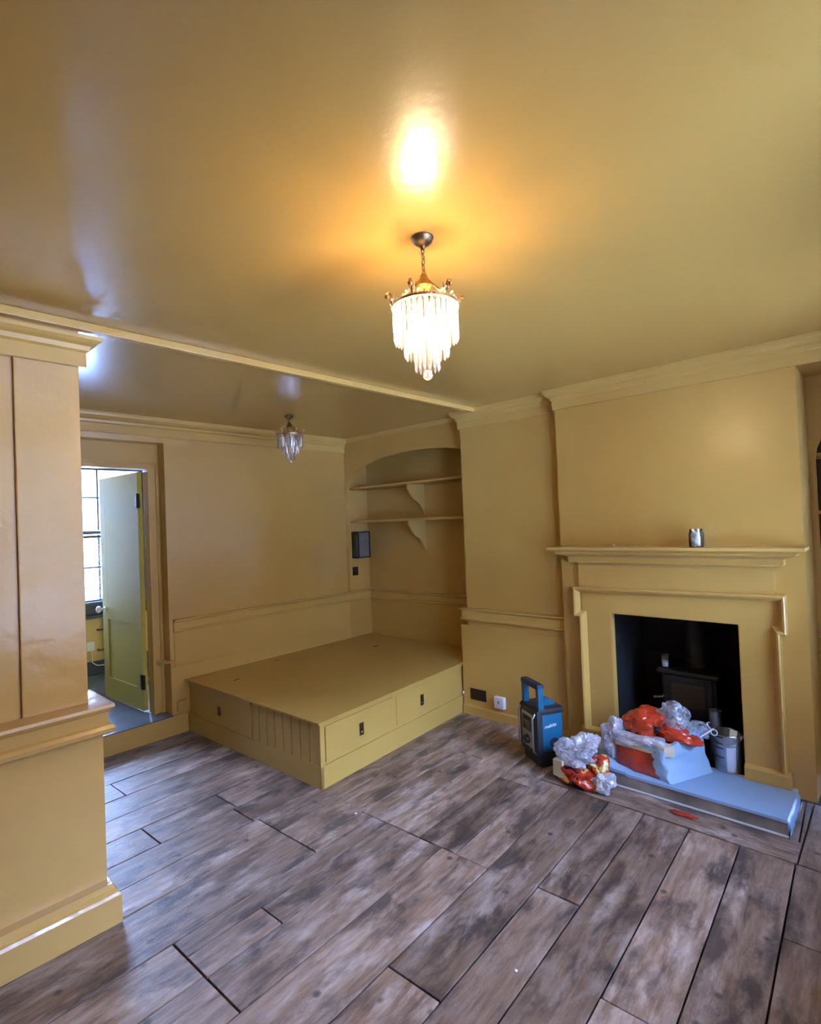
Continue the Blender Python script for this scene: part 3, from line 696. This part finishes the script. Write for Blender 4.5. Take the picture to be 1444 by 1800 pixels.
# ------------------------------------------------------------------ bed platform
A0, A1, A2 = Vector((1.912, 2.546)), Vector((3.415, 2.652)), Vector((1.853, 4.128))
eu = (A1-A0); ev = (A2-A0)
BED = thing('bed_platform', 'ochre built-in bed platform with storage drawers and beadboard end', 'bed', (A0.x, A0.y, 0))
LU, LV = eu.length, ev.length; LU += .03
du, dv = eu.normalized(), ev.normalized()
def bp(u, v, z): p = du*u+dv*v; return (p.x, p.y, z)
def bbox(bm, u0, v0, z0, u1, v1, z1, bev=0):
    vs = [bm.verts.new(bp(u, v, z)) for z in (z0, z1) for (u, v) in ((u0, v0), (u1, v0), (u1, v1), (u0, v1))]
    for f in ((0, 1, 2, 3), (4, 5, 6, 7), (0, 1, 5, 4), (1, 2, 6, 5), (2, 3, 7, 6), (3, 0, 4, 7)): bm.faces.new([vs[i] for i in f])
# top: pentagon reaching back into the recess
TZ0, TZ1 = .384, .396
bm = new_bm()
topo = [(A0.x-.020, A0.y-.018), (3.412, 2.637), (3.440, 2.641), (3.530, 2.648), (3.530, 2.31), (XR-.002, 2.31), (XR-.002, YB-.010), (A2.x-.02, YB-.010)]
prism(bm, [(x-A0.x, y-A0.y) for x, y in topo], lambda u, v, s: (u, v, TZ1 if s else TZ0)); obj('platform_top', bm, M_BED, BED)
bm = new_bm(); bbox(bm, .002, .002, .0, LU-.004, .022, .130); bbox(bm, 0.002, .002, 0, .022, LV, .130); obj('skirting', bm, M_BED, BED)
bm = new_bm(); bbox(bm, .014, .014, .13, LU-.004, .034, TZ0); obj('front_board', bm, M_BED, BED)
bm = new_bm(); bbox(bm, .0, .0, .13, .034, .020, TZ0); obj('corner_post', bm, M_BED, BED)
bm = new_bm(); bbox(bm, .034, .006, TZ0-.028, LU-.004, .016, TZ0); obj('top_rail', bm, M_BED, BED)
for (a, b) in ((.045, .655), (.700, 1.300)):
    bm = new_bm(); bbox(bm, a, .002 if a < .1 else .009, .146, b, .016, TZ0-.030); d_ = obj('drawer', bm, M_BED, BED)
    m = (a+b)/2; yy = .002 if a < .1 else .009
    m = .346 if a < .1 else .985
    bm = new_bm(); bbox(bm, m-.019, yy-.002, .205, m+.019, yy+.001, .282); h_ = obj('flush_pull', bm, M_ANT, d_)
    bm = new_bm(); bbox(bm, m-.013, yy-.0025, .212, m+.013, yy-.0015, .272); obj('pull_recess', bm, M_PLATE, d_) if False else bm.free()
    bm = new_bm(); sphere(bm, bp(m, yy-.004, .226), .006, 2); obj('pull_ring', bm, M_STEEL, BED, True)
# left end: beadboard, end panel
bm = new_bm(); bbox(bm, .018, .02, .13, .030, LV, TZ0); obj('end_board', bm, M_BED, BED)
nb = 8; w0, w1 = .022, .715
for k in range(nb):
    a = w0+(w1-w0)*k/nb; b = w0+(w1-w0)*(k+1)/nb
    bm = new_bm(); bbox(bm, .006, a+.0038, .130, .018, b-.0038, TZ0); obj('beadboard_strip', bm, M_BED, BED)
bm = new_bm(); bbox(bm, .000, .722, .134, .016, 1.460, TZ0-.012); ep = obj('sliding_panel', bm, M_BED, BED)
bm = new_bm(); bbox(bm, -.003, 1.100, .205, .000, 1.136, .268); obj('flush_pull', bm, M_ANT, ep)
bm = new_bm(); bbox(bm, .004, .716, TZ0-.026, .017, .735, TZ0-.001); obj('panel_slot', bm, M_DARKHOLE, BED)
for (u, v) in ((.20, 1.20), (.72, 1.40), (1.55, 1.0)):
    bm = new_bm(); p0 = bp(u, v, TZ1); tube(bm, [(p0[0]-.025, p0[1]-.004, TZ1+.0004), (p0[0]+.025, p0[1]+.004, TZ1+.0004)], .003, 5); obj('finger_hole', bm, M_PLATE, BED)

# ------------------------------------------------------------------ recess shelves with curved brackets
for nm, zt_, lab, yb_ in ((1, 1.905, 'upper long ochre shelf in the arched recess above the bed', 3.345), (2, 1.568, 'lower long ochre shelf in the arched recess above the bed', 3.345)):
    sh = thing('wall_shelf', lab, 'shelf', (XR, 3.37, zt_), 0, 'recess shelves')
    bm = new_bm(); box(bm, -(XR-XA-.035), 2.31-3.37, -.019, -.001, YB-.002-3.37, 0, .002); obj('shelf_board', bm, M_TRIM, sh)
    bm = new_bm(); D_ = .235; H_ = .30
    out_ = [(-.001, -.019), (-D_, -.019), (-D_, -.055)]
    for i in range(9):
        t = i/8; out_.append((-D_+.012+t*(D_-.03), -.062-t*(H_-.08)-.022*math.sin(2*PI*t)))
    out_ += [(-.012, -H_), (-.001, -H_)]
    prism(bm, out_, lambda u, v, s: (u, (yb_-3.37)+(.010 if s else -.010), v)); obj('shelf_bracket', bm, M_TRIM, sh)

# lantern and switch on the left flank of the recess
ln = thing('wall_lantern', 'black framed glass box lantern on the flank of the recess', 'lamp', (3.675, YB, 1.325))
W2, H2, D2 = .075, .128, .095
bm = new_bm(); t = .006
for sx in (-1, 1):
    for y in (-D2, -.004): box(bm, sx*W2-t, y-t, -H2, sx*W2+t, y+t, H2)
for z in (-H2, H2):
    box(bm, -W2-t, -D2-t, z-t, W2+t, -D2+t, z+t); box(bm, -W2-t, -.010, z-t, W2+t, -.0005, z+t)
    for sx in (-1, 1): box(bm, sx*W2-t, -D2, z-t, sx*W2+t, -.001, z+t)
obj('lantern_frame', bm, M_DARK, ln)
for nm, b_ in (('f', (-W2, -D2-.001, -H2, W2, -D2+.001, H2)), ('l', (-W2-.001, -D2, -H2, -W2+.001, -.005, H2)), ('r', (W2-.001, -D2, -H2, W2+.001, -.005, H2))):
    bm = new_bm(); box(bm, *b_); obj('glass_pane', bm, M_SMOKE, ln)
bm = new_bm(); box(bm, -.05, -.012, -.09, .05, -.0005, .09); obj('back_plate', bm, principled('grey_backplate', (.30, .32, .36), .5), ln)
bm = new_bm(); lathe(bm, [(0, .03), (.018, .02), (.018, -.02), (.012, -.04), (0, -.045)], 0, -.05, 14); obj('bulb', bm, M_BULB_OFF, ln, True)
sw = thing('light_switch', 'dark bronze light switch under the box lantern', 'switch', (3.625, YB, 1.058))
bm = new_bm(); box(bm, -.036, -.007, -.043, .036, -.0005, .043, .002); obj('switch_plate', bm, M_PLATE, sw)
bm = new_bm(); tube(bm, [(0, -.006, 0), (0, -.020, -.006)], .004, 8); obj('toggle', bm, M_ANT, sw, True)

# sockets
so = thing('double_socket', 'dark bronze double socket low on the wall beside the bed platform', 'socket', (XP-.006, 2.497, .166))
bm = new_bm(); box(bm, -.007, -.074, -.043, -.0005, .074, .043, .002); obj('socket_plate', bm, M_PLATE, so)
for s in (-1, 1):
    bm = new_bm(); box(bm, -.0085, s*.036-.010, .012, -.007, s*.036+.010, .026, .0005); obj('rocker_switch', bm, M_DARKHOLE, so)
ws_ = thing('surface_socket', 'white surface-mounted socket box between bronze socket and radio', 'socket', (XP-.006, 2.290, .150))
bm = new_bm(); box(bm, -.032, -.044, -.044, -.0005, .044, .044, .006); obj('back_box', bm, M_WHITEP, ws_, True)
bm = new_bm(); box(bm, -.036, -.040, -.040, -.031, .040, .040, .003); obj('face_plate', bm, M_WHITEP, ws_, True)
bm = new_bm(); box(bm, -.04, -.02, -.02, .0, -.003, .02, 0) if False else box(bm, -.038, -.008, -.004, -.0355, .008, .016, .0005); obj('rocker_switch', bm, M_GREYP, ws_)
jb = thing('junction_box', 'small ochre painted junction box on the wall left of the bed platform', 'box', (1.802, 4.130, .205))
bm = new_bm(); box(bm, -.034, -.028, -.040, .034, -.001, .040, .006); obj('box_body', bm, M_BED, jb, True)
bm = new_bm(); box(bm, -.026, -.031, -.032, .026, -.028, .032, .002); obj('cover', bm, M_BED, jb, True)

# ------------------------------------------------------------------ job-site radio
rd = thing('jobsite_radio', 'teal blue and black job-site radio with carry handle standing on the floor', 'radio', (3.045, 1.735, 0), math.radians(-30))
rd.scale = (1, 1, .91)
# local: front face looks along -x, long side runs y, z up
FD, FW = .20, .25
def rbx(n, a, m, bev=.006, p=None, sm=True):
    bm = new_bm(); box(bm, *a, bev); return obj(n, bm, m, p or rd, sm)
rbx('battery_base', (-.085, -.105, 0, .085, .105, .105), M_DARK, .02)
rbx('body', (-.080, -.098, .085, .085, .098, .375), M_BLUE, .018)
rbx('front_bumper', (-.105, -.112, .070, -.060, .112, .385), M_DARK, .02)
rbx('top_bumper', (-.095, -.110, .350, .092, .110, .392), M_DARK, .016)
fp = rbx('front_panel', (-.111, -.066, .115, -.104, .066, .345), M_GREYP, .003)
rbx('display', (-.1135, -.050, .225, -.110, .050, .325), M_DARKHOLE, .001, fp)
rbx('lcd_screen', (-.1145, -.036, .240, -.1133, .036, .292), M_LCD, .0004, fp)
bm = new_bm(); lathe(bm, [(0, .020), (.026, .018), (.030, 0), (0, 0)], seg=24, M=Matrix.Translation((-.111, 0, .165)) @ Matrix.Rotation(-PI/2, 4, 'Y')); obj('tuning_knob', bm, M_DARK, fp, True)
for s in (-1, 1):
    bm = new_bm(); tube(bm, [(-.100, s*.090, .090), (-.122, s*.092, .115), (-.124, s*.092, .330), (-.102, s*.088, .362)], .0055, 8); obj('chrome_guard', bm, M_STEEL, rd, True)
for y_ in (-.104, .072): bm = new_bm(); box(bm, -.085, y_, .375, -.045, y_+.032, .545, .006); obj('handle_arm', bm, M_BLUE, rd, True)
bm = new_bm(); box(bm, -.090, -.104, .520, -.040, .104, .556, .010); obj('handle_grip', bm, principled('navy_grip', (.012, .03, .06), .5), rd, True)
bm = new_bm(); prism(bm, [(-.02, .38), (.07, .38), (.055, .415), (-.01, .44)], lambda u, v, s: (u, .05 if s else -.05, v)); obj('top_hump', bm, M_BLUE, rd)
bm = new_bm(); lathe(bm, [(0, .006), (.030, .005), (.032, 0), (0, 0)], seg=20, M=Matrix.Translation((.02, -.098, .155)) @ Matrix.Rotation(PI/2, 4, 'X')); obj('side_port', bm, M_DARK, rd, True)
cu = bpy.data.curves.new('logo', 'FONT'); cu.body = 'makita'; cu.size = .032; cu.extrude = .0006; cu.shear = .3; cu.align_x = 'CENTER'
to = bpy.data.objects.new('logo_tmp', cu); C.objects.link(to)
dg = bpy.context.evaluated_depsgraph_get(); me = bpy.data.meshes.new_from_object(to.evaluated_get(dg)); bpy.data.objects.remove(to)
lo = bpy.data.objects.new('side_lettering', me); me.materials.clear(); me.materials.append(M_WHITEP); C.objects.link(lo); lo.parent = rd
lo.location = (-.005, -.0990, .262); lo.rotation_euler = (PI/2, math.radians(-8), 0)

# ------------------------------------------------------------------ bags of crumpled film
def crumple(c, rad, seed, amp=.25, sub=4, fold=1.5, zmin=None, crease=.35):
    bm = new_bm(); bmesh.ops.create_icosphere(bm, subdivisions=sub, radius=1)
    for v in bm.verts:
        d = v.co.normalized(); p = d*fold+Vector((seed*3.1, seed*1.7, seed))
        n1 = noise.noise(p*.8); rv = noise.voronoi(p*1.1)[0]; cr = (rv[1]-rv[0]); n2 = noise.noise(p*4.5); n3 = noise.noise(Vector((p.x*2.2, p.y*2.2+n1*3, p.z*1.1)))
        g1 = max(0, 1-abs(noise.noise(p*1.9+Vector((9, 2, seed))))*7); g2 = max(0, 1-abs(noise.noise(p*4.2+Vector((1, 7, seed))))*6)
        k = 1+amp*(n1*1.3+crease*(cr-.35)*.5+.06*n2-.42*g1-.16*g2)
        v.co = Vector((c[0]+d.x*rad[0]*k, c[1]+d.y*rad[1]*k, c[2]+d.z*rad[2]*k))
        if zmin is not None and v.co.z < zmin: v.co.z = zmin+.002*abs(n2)
    return bm
def drapebox(corners, z0, ztops, amp, seed, nseg=16, cap=True, bulge=.012):
    """vertical faceted box: corners [(x,y)..] ccw, ztops per corner"""
    bm = new_bm(); n = len(corners); rings = []
    for k in range(nseg+1):
        f = k/nseg; ring = []
        for i in range(n):
            p, q_ = Vector(corners[i]), Vector(corners[(i+1) % n]); za, zb = ztops[i], ztops[(i+1) % n]
            for j in range(nseg):
                g = j/nseg; w_ = p.lerp(q_, g); z = z0+(za+(zb-za)*g-z0)*f
                nn = Vector((q_.y-p.y, p.x-q_.x)).normalized()
                nv = noise.noise(Vector((w_.x*14+seed, w_.y*14, z*14)))*amp+noise.voronoi(Vector((w_.x*10, w_.y*10, z*10+seed)))[0][0]*amp
                w_ = w_+nn*(nv+bulge*math.sin(PI*g)*math.sin(PI*f)); ring.append(bm.verts.new((w_.x, w_.y, z+nv*.5*f)))
        rings.append(ring)
    m = len(rings[0])
    for a, b in zip(rings, rings[1:]):
        for i in range(m): bm.faces.new((a[i], a[(i+1) % m], b[(i+1) % m], b[i]))
    if cap:
        cxm = sum((v.co for v in rings[-1]), Vector())/m; vc = bm.verts.new(cxm)
        for i in range(m): bm.faces.new((rings[-1][i], rings[-1][(i+1) % m], vc))
    return bm
b1 = thing('rubbish_bag', 'small crumpled clear plastic bag with red and gold wrapping left of the hearth', 'bag', (2.93, 1.47, 0))
def part(n, bm, m, par, org): o = obj(n, bm, m, par, True); o.location = (-org[0], -org[1], -org[2]); return o
o1 = (2.93, 1.47, 0)
o1 = (2.985, 1.515, 0)
part('red_wrapper', crumple((2.93, 1.47, .055), (.085, .125, .062), 3, .35, zmin=.003), M_REDG, b1, o1)
part('red_wrapper', crumple((2.97, 1.36, .115), (.06, .05, .065), 14, .35, zmin=.003), M_REDG, b1, o1)
part('plastic_film', crumple((2.98, 1.555, .150), (.07, .085, .080), 8, .5, zmin=.004, crease=.35), M_FILM, b1, o1)
part('plastic_film', crumple((3.00, 1.455, .205), (.075, .085, .060), 11, .55, zmin=.004, crease=.35), M_FILM, b1, o1)
part('plastic_film', crumple((2.93, 1.47, .150), (.060, .095, .050), 19, .6, zmin=.004, crease=.4), M_FILM, b1, o1)
part('plastic_film', crumple((2.93, 1.325, .060), (.055, .065, .058), 22, .5, zmin=.003, crease=.35), M_FILM, b1, o1)
part('card_piece', drapebox([(2.885, 1.545), (2.93, 1.53), (2.95, 1.60), (2.90, 1.61)], .03, [.125, .13, .12, .118], .004, 9, bulge=0), M_CARD, b1, o1)

o2 = (3.12, 1.02, HZ+.009)
b2 = thing('large_bag', 'large plastic bag with red film around a box standing on the hearth', 'bag', o2)
zb = HZ+.008
part('red_side', drapebox([(3.035, 1.005), (3.26, .96), (3.28, 1.23), (3.06, 1.27)], zb, [.228, .26, .25, .225], .010, 4, bulge=.006), M_RED, b2, o2)
# white draped side, flaring out onto the sheet
bm = new_bm(); n_, m_ = 22, 18; gg = {}
for i in range(n_+1):
    g = i/n_; q_ = max(0, (g-.16)/.84); e_ = max(0, (.16-g)/.16)
    px_, py_ = 3.018+q_*(3.300-3.018)+e_*.008, 1.000+q_*(.868-1.000)+e_*.050
    zt_ = .240+.088*q_**.8+.012*e_
    for j in range(m_+1):
        f = j/m_; fl = (1-f)**4*.045*(1-.7*e_)
        nv = noise.noise((px_*16+py_*9, f*4, 2.0))*.014
        gg[i, j] = bm.verts.new((px_-.35*fl+nv*.3, py_-fl*.9-nv*math.sin(PI*f)+e_*.05*noise.noise((f*5, 3.3, 1)), HZ+.006+(zt_-HZ-.006)*f))
for i in range(n_):
    for j in range(m_): bm.faces.new((gg[i, j], gg[i+1, j], gg[i+1, j+1], gg[i, j+1]))
for i in range(n_+1):                       # folded over the top
    v = gg[i, m_].co; gg[i, m_+1] = bm.verts.new((v.x+.01, v.y+.05+.03*math.sin(i*.5), v.z-.004))
for i in range(n_): bm.faces.new((gg[i, m_], gg[i+1, m_], gg[i+1, m_+1], gg[i, m_+1]))
bmesh.ops.solidify(bm, geom=bm.faces[:], thickness=-.002)
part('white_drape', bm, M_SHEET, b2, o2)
part('card_flap', drapebox([(3.030, 1.00), (3.06, .955), (3.10, 1.24), (3.045, 1.27)], .215, [.262, .275, .255, .243], .004, 9, bulge=0), M_CARD, b2, o2)
part('red_film', crumple((3.20, 1.17, .315), (.105, .115, .085), 6, .30, fold=1.6, crease=.6), M_RED, b2, o2)
part('red_film', crumple((3.20, .985, .285), (.07, .125, .040), 31, .35, fold=1.6, crease=.6), M_RED, b2, o2)
part('plastic_film', crumple((3.10, 1.315, .225), (.065, .060, .105), 12, .45, crease=.35), M_FILM, b2, o2)
part('plastic_film', crumple((3.055, 1.16, .258), (.040, .130, .034), 17, .5, crease=.35), M_FILM, b2, o2)
part('clear_film', crumple((3.27, 1.015, .355), (.06, .095, .085), 24, .45, crease=.35), M_FILMC, b2, o2)
part('clear_film', crumple((3.28, .91, .31), (.035, .08, .045), 29, .45, crease=.35), M_FILMC, b2, o2)
part('plastic_film', crumple((3.075, 1.06, .262), (.050, .075, .026), 44, .4), M_FILM, b2, o2)
part('black_print', crumple((3.125, 1.085, .318), (.022, .038, .022), 37, .5), M_DARKHOLE, b2, o2)
bm = crumple((2.905, .875, .005), (.020, .060, .006), 41, .5, zmin=.0025); tag(obj('plastic_scrap', bm, M_RED, None, True), 'small red plastic scrap on the board in front of the hearth', 'scrap')
bm = crumple((3.012, 1.30, .04), (.003, .06, .04), 42, .5, zmin=.004); bm.free()
# bits on the floor
for k, (x, y, r, m, lab) in enumerate(((1.955-.4, 1.03, .006, M_WHITEP, 'tiny white paint chip on the boards near the bottom of the room'), (1.87, 2.20, .007, M_WHITEP, 'tiny white speck on the boards in front of the bed platform corner'))):
    bm = crumple((x, y, .0035), (r, r, .003), 50+k, .3, sub=2); tag(obj('paint_chip', bm, m, None, True), lab, 'debris')

# ------------------------------------------------------------------ chandeliers
def chandelier(loc, label, lit, drop=0):
    zc = 0.0        # origin at the ceiling
    r = thing('chandelier', label, 'chandelier', loc, 0, 'tiered crystal chandeliers')
    bm = new_bm(); lathe(bm, [(0, 0), (.033, 0), (.034, -.004), (.031, -.008), (.029, -.014), (.020, -.022), (.009, -.027), (.006, -.036), (0, -.036)], seg=28); obj('ceiling_rose', bm, M_ANT, r, True)
    z = -.034; k = 0
    while z > -.110:
        bm = new_bm(); pts = []
        for i in range(12):
            a = 2*PI*i/12; u, v = .0055*math.cos(a), .0115*math.sin(a)
            pts.append((u, 0, z-.009+v) if k % 2 else (0, u, z-.009+v))
        tube(bm, pts, .0018, 5, True); obj('chain_link', bm, M_BRASS, r, True); z -= .0165; k += 1
    bm = new_bm(); tube(bm, [(-.018, 0, -.050), (-.008, 0, -.058), (.002, 0, -.050)], .0018, 5); obj('chain_hook', bm, M_BRASS, r, True)
    # crown: boss, straps, band
    zr = -.205; R = .098
    bm = new_bm(); lathe(bm, [(0, -.112), (.010, -.114), (.014, -.128), (.022, -.136), (.026, -.150), (.020, -.156), (0, -.156)], seg=20); obj('boss', bm, M_BRASS, r, True)
    bm = new_bm(); lathe(bm, [(R-.002, zr), (R+.002, zr-.003), (R+.001, zr-.009), (R-.003, zr-.009), (R-.004, zr)], seg=48)
    obj('crown_band', bm, M_BRASS, r, True)
    bm = new_bm()
    for k in range(56):
        a = 2*PI*k/56; sphere(bm, ((R)*math.cos(a), (R)*math.sin(a), zr-.012), .0045, 1)
    o = obj('bead_row', bm, M_CRYSTAL, r, True); o['kind'] = 'stuff'
    for k in range(6):
        a = 2*PI*k/6+.35; c_, s_ = math.cos(a), math.sin(a)
        def P(rr, z): return (rr*c_, rr*s_, z)
        bm = new_bm(); tube(bm, [P(.022, -.140), P(.045, -.160), P(.070, -.185), P(R, zr+.002)], .0022, 6); arm = obj('crown_arm', bm, M_BRASS, r, True)
        bm = new_bm()
        tube(bm, [P(R, zr-.004), P(R+.004, zr+.012), P(R+.002, zr+.026), P(R+.010, zr+.036), P(R+.020, zr+.030), P(R+.017, zr+.020)], [.004, .004, .0035, .003, .003, .004], 6)
        sphere(bm, P(R+.016, zr+.022), .0075, 2)
        for w_ in (-1, 1): tube(bm, [P(R+.001, zr+.004), (R*c_-w_*s_*.010, R*s_+w_*c_*.010, zr+.016), (R*c_-w_*s_*.012, R*s_+w_*c_*.012, zr+.030)], [.003, .0028, .001], 5)
        obj('leaf_ornament', bm, M_BRASS, r, True)
        # bead swag between ornaments
        a2 = 2*PI*(k+1)/6+.35; bm = new_bm()
        for i in range(9):
            t = (i+.5)/9; aa = a+(a2-a)*t; rr = R+.004; sag = .022*(1-(2*t-1)**2)
            sphere(bm, (rr*math.cos(aa), rr*math.sin(aa), zr+.018-sag), .0046, 1)
        obj('bead_swag', bm, M_CRYSTAL, r, True)
    # prisms
    def prism_mesh(L, wd):
        bm = new_bm(); vs = []
        for zz, ss in ((0, .35), (-.006, 1), (-L+.010, 1), (-L, .15)):
            vs.append([bm.verts.new((wd*ss*math.cos(2*PI*i/6), wd*ss*.6*math.sin(2*PI*i/6), zz)) for i in range(6)])
        for p, q_ in zip(vs, vs[1:]):
            for i in range(6): bm.faces.new((p[i], p[(i+1) % 6], q_[(i+1) % 6], q_[i]))
        bm.faces.new(vs[0]); bm.faces.new(vs[-1]); return bm
    for (rad, n, zt, L, wd) in ((R-.003, 34, zr-.014, .100, .0066), (.066, 24, zr-.088, .072, .0062), (.036, 14, zr-.135, .066, .0058)):
        first = obj('crystal_prism', prism_mesh(L, wd), M_CRYSTAL, r)
        for k in range(n):
            o = first if k == 0 else first.copy()
            if k: C.objects.link(o); o.parent = r
            a = 2*PI*k/n; o.location = (rad*math.cos(a), rad*math.sin(a), zt+random.uniform(-.0015, .0015)); o.rotation_euler = (0, random.uniform(-.02, .02), a+PI/2)
    bm = new_bm(); sphere(bm, (0, 0, -.418), .0155, 3); obj('crystal_ball', bm, M_CRYSTAL, r, 'all')
    bm = new_bm(); tube(bm, [(0, 0, -.15), (0, 0, -.40)], .003, 6); obj('stem', bm, M_BRASS, r, True)
    for k in range(3):
        a = 2*PI*k/3+.2; bm = new_bm(); sphere(bm, (.026*math.cos(a),   .026*math.sin(a), -.228), .015, 2, (1, 1, 1.5)); b_ = obj('bulb', bm, M_BULB_ON if lit else M_BULB_OFF, r, 'all')
        bm = new_bm(); tube(bm, [(.026*math.cos(a), .026*math.sin(a), -.190), (.026*math.cos(a), .026*math.sin(a), -.212)], .009, 10); obj('lamp_holder', bm, M_BRASS, r, True)
    if drop:                                    # shorter chain
        for c in list(r.children):
            nm = c.name.split('.')[0]
            if nm == 'chain_link':
                if min(v.co.z for v in c.data.vertices) < -.064: bpy.data.objects.remove(c)
            elif nm not in ('ceiling_rose', 'chain_hook'): c.location.z += drop
    return r
chandelier((1.222, 1.031, ZC), 'lit crystal chandelier hanging in the nearer part of the room', True)
chandelier((2.411, 3.452, ZC), 'unlit crystal chandelier hanging over the bed platform', False, .062)
